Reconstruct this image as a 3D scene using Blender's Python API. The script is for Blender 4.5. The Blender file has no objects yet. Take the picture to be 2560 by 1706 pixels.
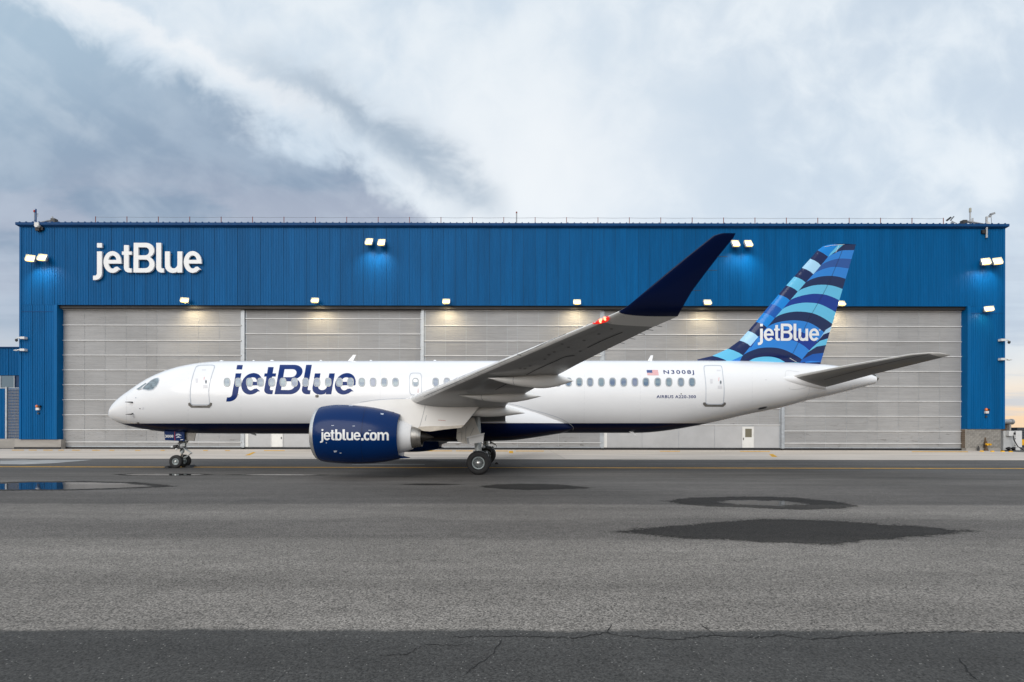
import bpy, bmesh, math, random
from mathutils import Vector, Matrix
from mathutils.bvhtree import BVHTree
from mathutils.geometry import delaunay_2d_cdt
random.seed(7)
R = math.radians
sc = bpy.context.scene
COL = sc.collection

# ------------------------------------------------------------------ camera
F, H, HY, CX, D0 = 1274.0, 1.93, 1076.0, 1280.0, 25.9   # focal length (photo px), eye height, horizon row, axis, airplane centreline
cam_d = bpy.data.cameras.new('camera'); cam = bpy.data.objects.new('camera', cam_d); COL.objects.link(cam)
cam_d.sensor_width = 36.0; cam_d.lens = 36.0 * F / 2560.0
cam_d.shift_y = (HY - 853.0) / 2560.0
cam_d.clip_start = 0.1; cam_d.clip_end = 9000
cam.location = (0, 0, H); cam.rotation_euler = (R(90), R(0.0), 0)
cam.rotation_euler = (Matrix.Rotation(R(90), 3, 'X') @ Matrix.Rotation(R(0.1), 3, 'Z')).to_euler()
sc.camera = cam

# ------------------------------------------------------------------ world
SUN_EL, SUN_AZ = R(27), R(202)      # azimuth: 0 = +Y (ahead), clockwise
world = bpy.data.worlds.new('World'); sc.world = world; world.use_nodes = True
world.cycles.sampling_method = 'MANUAL'; world.cycles.sample_map_resolution = 256
NT = world.node_tree; NT.nodes.clear()
class NB:
    """small helper to write node maths"""
    def __init__(s, nt): s.nt = nt
    def n(s, t, **k):
        x = s.nt.nodes.new(t)
        for a, b in k.items(): setattr(x, a, b)
        return x
    def link(s, a, b): s.nt.links.new(a, b)
    def put(s, sock, v):
        if isinstance(v, bpy.types.NodeSocket): s.link(v, sock)
        elif isinstance(v, (tuple, list)) and sock.type == 'RGBA' and len(v) == 3: sock.default_value = (*v, 1)
        else: sock.default_value = v
    def m(s, op, a, b=None, c=None, clamp=False):
        x = s.n('ShaderNodeMath', operation=op, use_clamp=clamp)
        s.put(x.inputs[0], a)
        if b is not None: s.put(x.inputs[1], b)
        if c is not None: s.put(x.inputs[2], c)
        return x.outputs[0]
    def smooth(s, v, a, b, o0=0.0, o1=1.0):
        x = s.n('ShaderNodeMapRange', interpolation_type='SMOOTHSTEP')
        s.put(x.inputs[0], v); s.put(x.inputs[1], a); s.put(x.inputs[2], b); s.put(x.inputs[3], o0); s.put(x.inputs[4], o1)
        return x.outputs[0]
    def mix(s, f, a, b, blend='MIX'):
        x = s.n('ShaderNodeMix', data_type='RGBA', blend_type=blend)
        s.put(x.inputs[0], f); s.put(x.inputs[6], a); s.put(x.inputs[7], b)
        return x.outputs[2]
    def noise(s, vec, scale, detail=4, rough=0.5, dist=0.0, color=False):
        x = s.n('ShaderNodeTexNoise'); s.put(x.inputs['Vector'], vec)
        x.inputs['Scale'].default_value = scale; x.inputs['Detail'].default_value = detail
        x.inputs['Roughness'].default_value = rough; x.inputs['Distortion'].default_value = dist
        return x.outputs['Color' if color else 'Fac']
    def comb(s, a, b, c):
        x = s.n('ShaderNodeCombineXYZ'); s.put(x.inputs[0], a); s.put(x.inputs[1], b); s.put(x.inputs[2], c); return x.outputs[0]
    def sep(s, v):
        x = s.n('ShaderNodeSeparateXYZ'); s.put(x.inputs[0], v); return x.outputs[0], x.outputs[1], x.outputs[2]
    def scalev(s, v, k):
        x = s.n('ShaderNodeVectorMath', operation='MULTIPLY'); s.put(x.inputs[0], v); x.inputs[1].default_value = k; return x.outputs[0]

def build_sky():
    b = NB(NT)
    tc = b.n('ShaderNodeTexCoord').outputs['Generated']
    x, y, z = b.sep(tc)
    zc = b.m('MAXIMUM', z, 0.0)
    # cloud deck seen in perspective: project the view direction on a plane overhead
    k = b.m('ADD', zc, 0.22)
    plane = b.comb(b.m('DIVIDE', x, k), b.m('DIVIDE', y, k), 0.0)
    yc = b.m('MAXIMUM', y, 0.12)
    u, v = b.m('DIVIDE', x, yc), b.m('DIVIDE', z, yc)
    # cloud axes: s runs along the slanting banks, t across them
    s_ = b.m('SUBTRACT', b.m('MULTIPLY', u, 0.88), b.m('MULTIPLY', v, 0.47))
    t_ = b.m('ADD', b.m('MULTIPLY', u, 0.47), b.m('MULTIPLY', v, 0.88))
    uv = b.comb(u, v, 0.0); st_ = b.comb(b.m('MULTIPLY', s_, 0.85), t_, 0.0)
    front = b.smooth(y, 0.05, 0.45)
    nA = b.noise(plane, 1.3, 3, 0.55, 0.4)
    nB = b.noise(st_, 4.6, 5, 0.60, 0.5)
    nC = b.noise(uv, 2.7, 4, 0.55, 0.35)
    nW = b.noise(st_, 2.0, 2, 0.5)
    nF = b.noise(uv, 10.0, 4, 0.6, 0.4)
    # general veil: white to pale blue grey, broken into soft lumps
    lum = b.m('ADD', b.m('ADD', b.m('MULTIPLY', nA, 0.30), b.m('MULTIPLY', nC, 0.48)), b.m('MULTIPLY', nF, 0.22))
    veil = b.smooth(lum, 0.36, 0.60)
    base = b.mix(veil, (0.51, 0.60, 0.69), (0.70, 0.75, 0.79))
    gr = b.m('MULTIPLY', b.smooth(u, 0.10, 0.55), b.smooth(b.m('ADD', b.m('MULTIPLY', nC, 0.7), b.m('MULTIPLY', nF, 0.3)), 0.60, 0.42))
    base = b.mix(b.m('MULTIPLY', gr, 0.55), base, (0.50, 0.575, 0.66))
    # brighter clearing ahead
    du = b.m('DIVIDE', b.m('SUBTRACT', u, 0.06), 0.26); dv = b.m('DIVIDE', b.m('SUBTRACT', v, 0.50), 0.22)
    g = b.m('EXPONENT', b.m('MULTIPLY', -1.0, b.m('ADD', b.m('MULTIPLY', du, du), b.m('MULTIPLY', dv, dv))))
    base = b.mix(b.m('MULTIPLY', g, 0.75), base, (0.765, 0.79, 0.81))
    # the long dark bank slanting down from the upper left, with a ragged upper edge
    T = b.m('SUBTRACT', 0.302, t_)
    warp = b.m('ADD', b.m('MULTIPLY', b.m('SUBTRACT', nW, 0.5), 0.10), b.m('ADD', b.m('MULTIPLY', b.m('SUBTRACT', nB, 0.5), 0.17), b.m('MULTIPLY', b.m('SUBTRACT', nF, 0.5), 0.11)))
    Tw = b.m('ADD', T, warp)
    bank = b.smooth(Tw, -0.015, 0.055)
    bank = b.m('MULTIPLY', bank, b.smooth(b.m('ADD', u, b.m('MULTIPLY', b.m('SUBTRACT', nB, 0.5), 0.25)), 0.06, -0.06))
    bank = b.m('MULTIPLY', bank, front)
    body = b.noise(b.comb(b.m('MULTIPLY', s_, 0.8), b.m('MULTIPLY', t_, 1.7), 0.3), 3.4, 4, 0.58, 0.4)
    densv = b.m('MULTIPLY', bank, b.smooth(b.m('ADD', b.m('MULTIPLY', body, 0.7), b.m('MULTIPLY', nF, 0.3)), 0.38, 0.60, 0.74, 1.0))
    lowlift = b.m('MULTIPLY', b.smooth(v, 0.56, 0.42), b.smooth(b.noise(b.comb(b.m('MULTIPLY', u, 0.9), b.m('MULTIPLY', v, 2.6), 0.7), 3.1, 5, 0.55), 0.42, 0.60))
    dark = b.mix(b.smooth(b.m('ADD', v, b.m('MULTIPLY', u, -0.25)), 0.62, 1.05), (0.215, 0.285, 0.385), (0.35, 0.455, 0.555))
    dark = b.mix(b.m('MULTIPLY', lowlift, 0.5), dark, (0.44, 0.455, 0.53))
    base = b.mix(densv, base, dark)
    # sun-bleached rim along the gap above the bank
    rim = b.m('EXPONENT', b.m('MULTIPLY', -1.0, b.m('POWER', b.m('ABSOLUTE', b.m('DIVIDE', b.m('ADD', Tw, 0.040), 0.024)), 2.0)))
    rim = b.m('MULTIPLY', b.m('MULTIPLY', rim, front), b.smooth(u, -0.30, -0.45))
    base = b.mix(b.m('MULTIPLY', rim, 0.7), base, (0.77, 0.79, 0.81))
    # thinner grey band above the bright gap
    T2 = b.m('ADD', b.m('ADD', T, b.m('MULTIPLY', warp, 0.8)), 0.088)
    band = b.m('EXPONENT', b.m('MULTIPLY', -1.0, b.m('POWER', b.m('ABSOLUTE', b.m('DIVIDE', T2, 0.042)), 2.0)))
    band = b.m('MULTIPLY', b.m('MULTIPLY', band, front), b.smooth(nB, 0.32, 0.52, 0.35, 1.0))
    band = b.m('MULTIPLY', band, b.m('MULTIPLY', b.smooth(u, -0.66, -0.25), b.smooth(u, 0.02, -0.10)))
    base = b.mix(b.m('MULTIPLY', band, 0.9), base, (0.31, 0.385, 0.47))
    # low streaky clouds and the warm strip over the horizon
    el = zc
    st = b.noise(b.comb(b.m('MULTIPLY', u, 2.2), b.m('MULTIPLY', v, 26.0), 0.0), 1.0, 5, 0.55)
    low = b.smooth(el, 0.36, 0.14)
    base = b.mix(b.m('MULTIPLY', low, b.smooth(st, 0.42, 0.62, 0.30, 0.75)), base, (0.42, 0.48, 0.57))
    warm = b.smooth(el, 0.150, 0.03)
    wcol = b.mix(b.smooth(el, 0.10, 0.01), (0.80, 0.74, 0.66), (0.82, 0.60, 0.40))
    base = b.mix(b.m('MULTIPLY', warm, b.smooth(st, 0.63, 0.45, 0.25, 1.0)), base, wcol)
    sky = b.n('ShaderNodeTexSky', sky_type='NISHITA', sun_disc=False)
    sky.sun_elevation = SUN_EL; sky.sun_rotation = SUN_AZ; sky.air_density = 1.0; sky.dust_density = 2.0
    nish = b.mix(1.0, sky.outputs[0], (0.10, 0.10, 0.10), 'MULTIPLY')
    colr = b.mix(0.92, nish, base)
    bg = b.n('ShaderNodeBackground'); b.link(colr, bg.inputs[0]); bg.inputs[1].default_value = 1.0
    out = b.n('ShaderNodeOutputWorld'); b.link(bg.outputs[0], out.inputs[0])
build_sky()

# ------------------------------------------------------------------ sun, colour management
sun_d = bpy.data.lights.new('sun', 'SUN'); sun = bpy.data.objects.new('sun', sun_d); COL.objects.link(sun)
sun_d.energy = 1.5; sun_d.angle = R(50); sun_d.color = (1.0, 0.945, 0.88)
_d = Vector((math.sin(SUN_AZ) * math.cos(SUN_EL), math.cos(SUN_AZ) * math.cos(SUN_EL), math.sin(SUN_EL)))
sun.rotation_euler = (-_d).to_track_quat('-Z', 'Y').to_euler()
vs = sc.view_settings
vs.view_transform = 'Standard'; vs.look = 'None'; vs.exposure = 0.32; vs.gamma = 1.0; vs.use_curve_mapping = False
sc.cycles.use_denoising = True
sc.cycles.max_bounces = 5; sc.cycles.diffuse_bounces = 3; sc.cycles.transparent_max_bounces = 4; sc.cycles.caustics_reflective = False; sc.cycles.caustics_refractive = False
sc.cycles.sample_clamp_indirect = 6.0

# ------------------------------------------------------------------ helpers
def at(px, py, d):
    """photo pixel + distance from the eye plane -> point in the place"""
    return Vector(((px - CX) * d / F, d, H + (HY - py) * d / F))

def srgb(r, g, b_):
    f = lambda c: (c / 255 / 12.92) if c / 255 <= 0.04045 else ((c / 255 + 0.055) / 1.055) ** 2.4
    return (f(r), f(g), f(b_))

class MB:
    def __init__(s): s.v, s.f, s.mi = [], [], []
    def add(s, verts, faces, mi=0):
        o = len(s.v); s.v += [tuple(p) for p in verts]
        for f in faces: s.f.append(tuple(i + o for i in f)); s.mi.append(mi)
        return s
    def box(s, x0, x1, y0, y1, z0, z1, mi=0):
        v = [(x, y, z) for x in (x0, x1) for y in (y0, y1) for z in (z0, z1)]
        return s.add(v, [(0, 1, 3, 2), (4, 6, 7, 5), (0, 4, 5, 1), (2, 3, 7, 6), (0, 2, 6, 4), (1, 5, 7, 3)], mi)
    def obox(s, c, ax, ay, az, mi=0):
        """box from centre and three half-axis vectors"""
        c, ax, ay, az = Vector(c), Vector(ax), Vector(ay), Vector(az)
        v = [c + i * ax + j * ay + k * az for i in (-1, 1) for j in (-1, 1) for k in (-1, 1)]
        return s.add(v, [(0, 1, 3, 2), (4, 6, 7, 5), (0, 4, 5, 1), (2, 3, 7, 6), (0, 2, 6, 4), (1, 5, 7, 3)], mi)
    def tube(s, pts, r, n=10, mi=0, cap=True):
        pts = [Vector(p) for p in pts]
        rs = r if isinstance(r, (list, tuple)) else [r] * len(pts)
        o = len(s.v); up = None
        for i, p in enumerate(pts):
            t = (pts[min(i + 1, len(pts) - 1)] - pts[max(i - 1, 0)]).normalized()
            a = Vector((0, 0, 1)) if abs(t.z) < 0.9 else Vector((1, 0, 0))
            if up is None: up = a
            e1 = t.cross(up if abs(t.dot(up)) < 0.95 else a).normalized(); e2 = t.cross(e1)
            for k in range(n):
                w = 2 * math.pi * k / n
                s.v.append(tuple(p + rs[i] * (math.cos(w) * e1 + math.sin(w) * e2)))
        for i in range(len(pts) - 1):
            for k in range(n):
                a, b = o + i * n + k, o + i * n + (k + 1) % n
                s.f.append((a, b, b + n, a + n)); s.mi.append(mi)
        if cap:
            s.f.append(tuple(o + k for k in reversed(range(n)))); s.mi.append(mi)
            e = o + (len(pts) - 1) * n
            s.f.append(tuple(e + k for k in range(n))); s.mi.append(mi)
        return s
    def lathe(s, prof, org, axis='X', n=48, mi=0, shift=None):
        """prof: (position along axis, radius); shift(t)->(dy,dz) moves the axis"""
        o = len(s.v); org = Vector(org)
        for t, r in prof:
            sh = shift(t) if shift else (0, 0)
            for k in range(n):
                w = 2 * math.pi * k / n; c, q = r * math.cos(w), r * math.sin(w)
                if axis == 'X': p = Vector((t, c + sh[0], q + sh[1]))
                elif axis == 'Y': p = Vector((c + sh[0], t, q + sh[1]))
                else: p = Vector((c + sh[0], q + sh[1], t))
                s.v.append(tuple(org + p))
        for i in range(len(prof) - 1):
            for k in range(n):
                a, b = o + i * n + k, o + i * n + (k + 1) % n
                s.f.append((a, b, b + n, a + n)); s.mi.append(mi)
        return s
    def prism(s, poly, y0, y1, mi=0):
        """poly: (x,z) outline; extruded between y0 and y1"""
        n = len(poly); v = [(x, y0, z) for x, z in poly] + [(x, y1, z) for x, z in poly]
        return s.add(v, [tuple(range(n)), tuple(reversed(range(n, 2 * n)))] + [(i, i + n, (i + 1) % n + n, (i + 1) % n) for i in range(n)], mi)
    def loft(s, rings, mi=0, cap=True, closed=True, mfun=None):
        o = len(s.v); n = len(rings[0])
        for r in rings: s.v += [tuple(p) for p in r]
        for i in range(len(rings) - 1):
            for k in range(n if closed else n - 1):
                a, b = o + i * n + k, o + i * n + (k + 1) % n
                s.f.append((a, b, b + n, a + n)); s.mi.append(mfun(i, k) if mfun else mi)
        if cap:
            s.f.append(tuple(o + k for k in reversed(range(n)))); s.mi.append(mi)
            e = o + (len(rings) - 1) * n
            s.f.append(tuple(e + k for k in range(n))); s.mi.append(mi)
        return s
    def mesh(s, name, mats, smooth=None):
        me = bpy.data.meshes.new(name); me.from_pydata(s.v, [], s.f)
        for m in (mats if isinstance(mats, (list, tuple)) else [mats]): me.materials.append(m)
        me.polygons.foreach_set('material_index', s.mi)
        bm = bmesh.new(); bm.from_mesh(me); bmesh.ops.recalc_face_normals(bm, faces=bm.faces); bm.to_mesh(me); bm.free()
        if smooth is not None:
            me.polygons.foreach_set('use_smooth', [True] * len(me.polygons)); me.set_sharp_from_angle(angle=R(smooth))
        me.update(); return me
    def build(s, name, mats, parent=None, smooth=None):
        return obj(name, s.mesh(name, mats, smooth), parent)

def obj(name, data, parent=None):
    o = bpy.data.objects.new(name, data); COL.objects.link(o)
    if parent is not None: o.parent = parent; o.matrix_parent_inverse = Matrix.Translation(-Vector(parent.location)) if parent.parent is None else Matrix.Translation(-Vector(parent.location))
    return o

def empty(name, loc, label, cat, group=None):
    o = bpy.data.objects.new(name, None); COL.objects.link(o); o.location = loc
    return tag(o, label, cat, group)

def tag(o, label, cat, group=None):
    o['label'] = label; o['category'] = cat
    if group: o['group'] = group
    return o

def struct(o, kind='structure'):
    o['kind'] = kind; return o

def mat(name, color, rough=0.5, metal=0.0, coat=0.0, spec=0.5, emit=None, estr=0.0):
    m = bpy.data.materials.new(name); m.use_nodes = True
    p = m.node_tree.nodes['Principled BSDF']
    p.inputs['Base Color'].default_value = (*color, 1); p.inputs['Roughness'].default_value = rough
    p.inputs['Metallic'].default_value = metal; p.inputs['Coat Weight'].default_value = coat
    p.inputs['Coat Roughness'].default_value = 0.04; p.inputs['Specular IOR Level'].default_value = spec
    if emit: p.inputs['Emission Color'].default_value = (*emit, 1); p.inputs['Emission Strength'].default_value = estr
    return m

def vary(m, scale=(3, 3, 3), amount=0.2, rough_amt=0.1, bump=0.0, detail=5, use='Object', rnd=0.0):
    """break a flat material up with grain, wear and a little relief"""
    b = NB(m.node_tree); p = m.node_tree.nodes['Principled BSDF']
    base = tuple(p.inputs['Base Color'].default_value)
    if use == 'World': vec = b.n('ShaderNodeNewGeometry').outputs['Position']
    else: vec = b.n('ShaderNodeTexCoord').outputs['Object']
    n = b.noise(b.scalev(vec, scale), 1.0, detail, 0.6)
    f = b.smooth(n, 0.25, 0.75, 1.0 - amount, 1.0 + amount)
    if rnd:
        oi = b.n('ShaderNodeObjectInfo').outputs['Random']
        f = b.m('MULTIPLY', f, b.smooth(oi, 0, 1, 1 - rnd, 1 + rnd))
    c = b.n('ShaderNodeVectorMath', operation='SCALE'); c.inputs[0].default_value = base[:3]; b.link(f, c.inputs['Scale'])
    b.link(c.outputs[0], p.inputs['Base Color'])
    r0 = p.inputs['Roughness'].default_value
    b.link(b.smooth(n, 0.2, 0.8, max(0.02, r0 - rough_amt), min(1, r0 + rough_amt)), p.inputs['Roughness'])
    if bump:
        bp = b.n('ShaderNodeBump'); bp.inputs['Strength'].default_value = bump; bp.inputs['Distance'].default_value = 0.02
        b.link(n, bp.inputs['Height']); b.link(bp.outputs[0], p.inputs['Normal'])
    return m

def chaikin(p, n=2):
    for _ in range(n):
        q = []
        for i in range(len(p)):
            a, c = p[i], p[(i + 1) % len(p)]
            q += [(a[0] * .75 + c[0] * .25, a[1] * .75 + c[1] * .25), (a[0] * .25 + c[0] * .75, a[1] * .25 + c[1] * .75)]
        p = q
    return p

def curve(pts, n=8):
    """open Catmull-Rom through the points"""
    out = []; P = [pts[0]] + list(pts) + [pts[-1]]
    for i in range(1, len(P) - 2):
        p0, p1, p2, p3 = P[i - 1], P[i], P[i + 1], P[i + 2]
        for k in range(n):
            t = k / n
            out.append(tuple(0.5 * ((2 * b) + (-a + c) * t + (2 * a - 5 * b + 4 * c - d) * t * t + (-a + 3 * b - 3 * c + d) * t ** 3) for a, b, c, d in zip(p0, p1, p2, p3)))
    out.append(tuple(pts[-1])); return out

def interp(tab, x):
    """monotone-ish smooth table look-up; tab rows (x, a, b, ...)"""
    if x <= tab[0][0]: return tab[0][1:]
    if x >= tab[-1][0]: return tab[-1][1:]
    i = max(k for k in range(len(tab) - 1) if tab[k][0] <= x)
    x0, x1 = tab[i][0], tab[i + 1][0]; t = (x - x0) / (x1 - x0); out = []
    for c in range(1, len(tab[0])):
        y0, y1 = tab[i][c], tab[i + 1][c]; dx = x1 - x0; d = (y1 - y0) / dx
        m0 = d if i == 0 else (d + (y0 - tab[i - 1][c]) / (x0 - tab[i - 1][0])) / 2
        m1 = d if i + 2 >= len(tab) else (d + (tab[i + 2][c] - y1) / (tab[i + 2][0] - x1)) / 2
        for_ = 3 * abs(d)
        m0 = max(-for_, min(for_, m0)); m1 = max(-for_, min(for_, m1))
        t2, t3 = t * t, t ** 3
        out.append((2 * t3 - 3 * t2 + 1) * y0 + (t3 - 2 * t2 + t) * dx * m0 + (-2 * t3 + 3 * t2) * y1 + (t3 - t2) * dx * m1)
    return tuple(out)

def inside(p, loop):
    x, y = p; c = False; n = len(loop); j = n - 1
    for i in range(n):
        xi, yi = loop[i]; xj, yj = loop[j]
        if (yi > y) != (yj > y) and x < (xj - xi) * (y - yi) / (yj - yi) + xi: c = not c
        j = i
    return c

def dens(loop, step):
    out = []
    for i in range(len(loop)):
        a, b = loop[i], loop[(i + 1) % len(loop)]
        n = max(1, int(math.hypot(b[0] - a[0], b[1] - a[1]) / step))
        out += [(a[0] + (b[0] - a[0]) * k / n, a[1] + (b[1] - a[1]) * k / n) for k in range(n)]
    return out

def bvh_of(*objs):
    v, f = [], []
    for o in objs:
        k = len(v); v += [tuple(p.co) for p in o.data.vertices]; f += [tuple(i + k for i in p.vertices) for p in o.data.polygons]
    return BVHTree.FromPolygons(v, f)

EYE = Vector((0, 0, H))
def surf(px, py, bvh, off=0.004):
    """the point of a curved skin that the photo shows at this pixel, lifted a few millimetres"""
    d = (at(px, py, 10) - EYE).normalized()
    loc, nor, i, dist = bvh.ray_cast(EYE, d)
    if loc is None: return None
    if nor.dot(d) > 0: nor = -nor
    return loc + nor * off

def decal(name, shapes, bvh, mats, parent, off=0.004, grid=4.0, edge=2.5, regions=None, smooth=60):
    """paint applied to a curved skin. shapes: [(outer,[holes])] in photo pixels; regions: list of (loop, material index), last one wins"""
    loops = [l for o, hs in shapes for l in [o] + hs] + [l for l, _ in (regions or [])]
    pts, edges = [], []
    for l in loops:
        l = dens(l, edge); o = len(pts); pts += l; edges += [(o + i, o + (i + 1) % len(l)) for i in range(len(l))]
    xs, ys = [p[0] for p in pts], [p[1] for p in pts]
    x = min(xs) + grid / 2
    while x < max(xs):
        y = min(ys) + grid / 2
        while y < max(ys):
            pts.append((x + random.uniform(-.1, .1) * grid, y)); y += grid
        x += grid
    V, E, Fc, *_ = delaunay_2d_cdt([Vector(p) for p in pts], edges, [], 0, 1e-5)
    keep, mi = [], []
    for f in Fc:
        c = sum((V[i] for i in f), Vector((0, 0))) / len(f)
        if not any(inside(c, o) and not any(inside(c, h) for h in hs) for o, hs in shapes): continue
        k = 0
        for l, j in (regions or []):
            if inside(c, l): k = j
        keep.append(tuple(f)); mi.append(k)
    P = [surf(p.x, p.y, bvh, off) for p in V]
    mb = MB(); idx = {}
    for f, k in zip(keep, mi):
        if any(P[i] is None for i in f): continue
        g = []
        for i in f:
            if i not in idx: idx[i] = len(mb.v); mb.v.append(tuple(P[i]))
            g.append(idx[i])
        mb.f.append(tuple(g)); mb.mi.append(k)
    me = bpy.data.meshes.new(name); me.from_pydata(mb.v, [], mb.f)
    for m in (mats if isinstance(mats, (list, tuple)) else [mats]): me.materials.append(m)
    me.polygons.foreach_set('material_index', mb.mi)
    for p in me.polygons:
        p.use_smooth = True
    bm = bmesh.new(); bm.from_mesh(me)
    for f in bm.faces:
        f.normal_update()
        if f.normal.dot(f.calc_center_median() - EYE) > 0: f.normal_flip()
    bm.to_mesh(me); bm.free()
    return obj(name, me, parent)

def text_shapes(body, x0, x1, ytop, ybase, slant=0.0, bold=0.0, space=1.0):
    """built-in font outlines as photo-pixel triangles"""
    c = bpy.data.curves.new('lettering', 'FONT'); c.body = body; c.offset = bold; c.resolution_u = 4; c.space_character = space
    o = bpy.data.objects.new('lettering', c); COL.objects.link(o)
    dg = bpy.context.evaluated_depsgraph_get(); me = o.evaluated_get(dg).to_mesh()
    vs_ = [(v.co.x, v.co.y) for v in me.vertices]; fs = [tuple(p.vertices) for p in me.polygons]
    o.evaluated_get(dg).to_mesh_clear(); bpy.data.objects.remove(o); bpy.data.curves.remove(c)
    xs, ys = [v[0] for v in vs_], [v[1] for v in vs_]
    a, b_, t, s_ = min(xs), max(xs), max(ys), min(ys)
    out = []
    for x, y in vs_:
        py = ybase + (ytop - ybase) * (y - s_) / (t - s_)
        out.append((x0 + (x1 - x0) * (x - a) / (b_ - a) + slant * (ybase - py), py))
    return out, fs

def text_decal(name, body, x0, x1, ytop, ybase, bvh, m, parent, off=0.008, slant=0.0, bold=0.0, space=1.0):
    p, f = text_shapes(body, x0, x1, ytop, ybase, slant, bold, space)
    P = [surf(a, b, bvh, off) for a, b in p]
    f = [g for g in f if all(P[i] is not None for i in g)]
    P = [q if q is not None else Vector((0, D0, 3)) for q in P]
    me = bpy.data.meshes.new(name); me.from_pydata([tuple(q) for q in P], [], f); me.materials.append(m)
    return obj(name, me, parent)

# ---- letter shapes drawn from the sign: units follow the sign, y downward, base line 675, x-height 330, cap 190
def arc(cx, cy, rx, ry, a0, a1, n=14):
    return [(cx + rx * math.cos(R(a0 + (a1 - a0) * k / n)), cy - ry * math.sin(R(a0 + (a1 - a0) * k / n))) for k in range(n + 1)]
def gl_e(dx=0, dy=0):
    o = [(669, 530)] + [(669, 503)] + arc(524, 503, 145, 177, 0, 180) + arc(524, 503, 145, 179, 180, 315)[1:]
    o += [(660, 628), (605, 580)] + arc(524, 503, 67, 109, 310, 195, 10) + [(458, 530)]
    h = [(460, 470)] + arc(524, 475, 65, 78, 178, 2, 10) + [(590, 470)]
    return ([(x + dx, y + dy) for x, y in o], [[(x + dx, y + dy) for x, y in h]])
GL = {
 'j': [([(272, 195), (352, 195), (352, 268), (272, 268)], []),
       ([(272, 332), (352, 332), (352, 690)] + arc(240, 690, 112, 108, 0, -90, 8) + [(208, 798), (208, 728), (232, 728)] + arc(232, 690, 40, 38, -90, 0, 6), [])],
 'e': [gl_e()],
 't': [([(712, 228), (790, 228), (790, 332), (840, 332), (840, 385), (790, 385), (790, 585)] + arc(812, 585, 22, 23, 180, 270, 5) + [(838, 608), (838, 675), (795, 675)] + arc(795, 595, 83, 80, 270, 180, 8) + [(712, 385), (678, 385), (678, 332), (712, 332)], [])],
 'B': [([(872, 190), (1075, 190)] + arc(1075, 312, 132, 122, 90, -60, 12) + [(1143, 428)] + arc(1085, 545, 127, 130, 58, -90, 12) + [(868, 675)],
        [[(948, 262), (1060, 262)] + arc(1060, 328, 65, 66, 90, -90, 10) + [(948, 395)], [(948, 463), (1062, 463)] + arc(1062, 534, 68, 71, 90, -90, 10) + [(948, 605)]])],
 'l': [([(1240, 190), (1320, 190), (1320, 588)] + arc(1340, 588, 20, 19, 180, 270, 5) + [(1365, 607), (1365, 675), (1325, 675)] + arc(1325, 592, 85, 83, 270, 180, 8), [])],
 'u': [([(1383, 330), (1462, 330), (1462, 540)] + arc(1524, 540, 62, 67, 180, 360, 12) + [(1586, 330), (1664, 330), (1664, 675), (1585, 675), (1585, 640)] + arc(1512, 560, 129, 121, 300, 180, 10), [])],
 'E': [gl_e(1311, -3)],
}
def sup(cx, cy, rx, ry, n=28, e=2.6, a0=0, a1=360):
    out = []
    for k in range(n):
        w = R(a0 + (a1 - a0) * k / n); c, s_ = math.cos(w), math.sin(w)
        out.append((cx + rx * math.copysign(abs(c) ** (2 / e), c), cy - ry * math.copysign(abs(s_) ** (2 / e), s_)))
    return out
GX = {  # the round letters of the engine lettering, unit boxes
 'b': [([(0, 0), (.31, 0), (.31, .5), (.31, 1), (0, 1)], []), (sup(.54, .635, .46, .375), [sup(.50, .635, .19, .235)])],
 'o': [(sup(.5, .5, .5, .52), [sup(.5, .5, .20, .30)])],
 'c': [(arc(.55, .5, .55, .52, 42, 318, 20) + [(.74, .66)] + arc(.55, .5, .22, .30, 310, 50, 14) + [(.74, .34)], [])],
 'm': [([(0, 0), (.18, 0), (.18, 1), (0, 1)], []), ([(.41, .4), (.59, .4), (.59, 1), (.41, 1)], []), ([(.82, .4), (1, .4), (1, 1), (.82, 1)], []),
       (arc(.36, .4, .23, .42, 0, 180, 12) + arc(.295, .4, .115, .18, 180, 0, 10), []), (arc(.77, .4, .23, .42, 0, 180, 12) + arc(.705, .4, .115, .18, 180, 0, 10), [])],
 '.': [([(0, 0), (1, 0), (1, 1), (0, 1)], [])],
}
def warp_shapes(shapes, fn):
    return [([fn(*p) for p in o], [[fn(*p) for p in h] for h in hs]) for o, hs in shapes]
def logo(fn):
    return {k: warp_shapes(GL[k], fn) for k in 'jetBluE'}

# ------------------------------------------------------------------ materials
def wear_blue(name, col):
    m = mat(name, col, 0.42, spec=0.10); b = NB(m.node_tree); p = m.node_tree.nodes['Principled BSDF']
    pos = b.n('ShaderNodeNewGeometry').outputs['Position']; rnd = b.n('ShaderNodeObjectInfo').outputs['Random']
    n1 = b.noise(b.scalev(pos, (1.4, 1.4, 0.12)), 1.0, 5, 0.6); n2 = b.noise(b.scalev(pos, (9, 9, 0.5)), 1.0, 3, 0.6)
    f = b.m('MULTIPLY', b.smooth(n1, 0.25, 0.75, 0.88, 1.12), b.m('MULTIPLY', b.smooth(rnd, 0, 1, 0.95, 1.05), b.smooth(n2, 0.2, 0.8, 0.95, 1.05)))
    c = b.n('ShaderNodeVectorMath', operation='SCALE'); c.inputs[0].default_value = col; b.link(f, c.inputs['Scale'])
    b.link(b.mix(b.smooth(n2, 0.66, 0.8, 0, 0.06), c.outputs[0], (0.12, 0.25, 0.40)), p.inputs['Base Color'])
    return m
M = {}
M['blue'] = wear_blue('blue_siding', (0.001, 0.100, 0.280))
M['blue2'] = wear_blue('blue_siding_trim', (0.006, 0.055, 0.17))
M['bluejoint'] = mat('panel_joint', (0.004, 0.03, 0.09), 0.7)
M['black'] = vary(mat('black_rubber', (0.012, 0.012, 0.014), 0.6), (4, 4, 4), 0.3)
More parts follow.
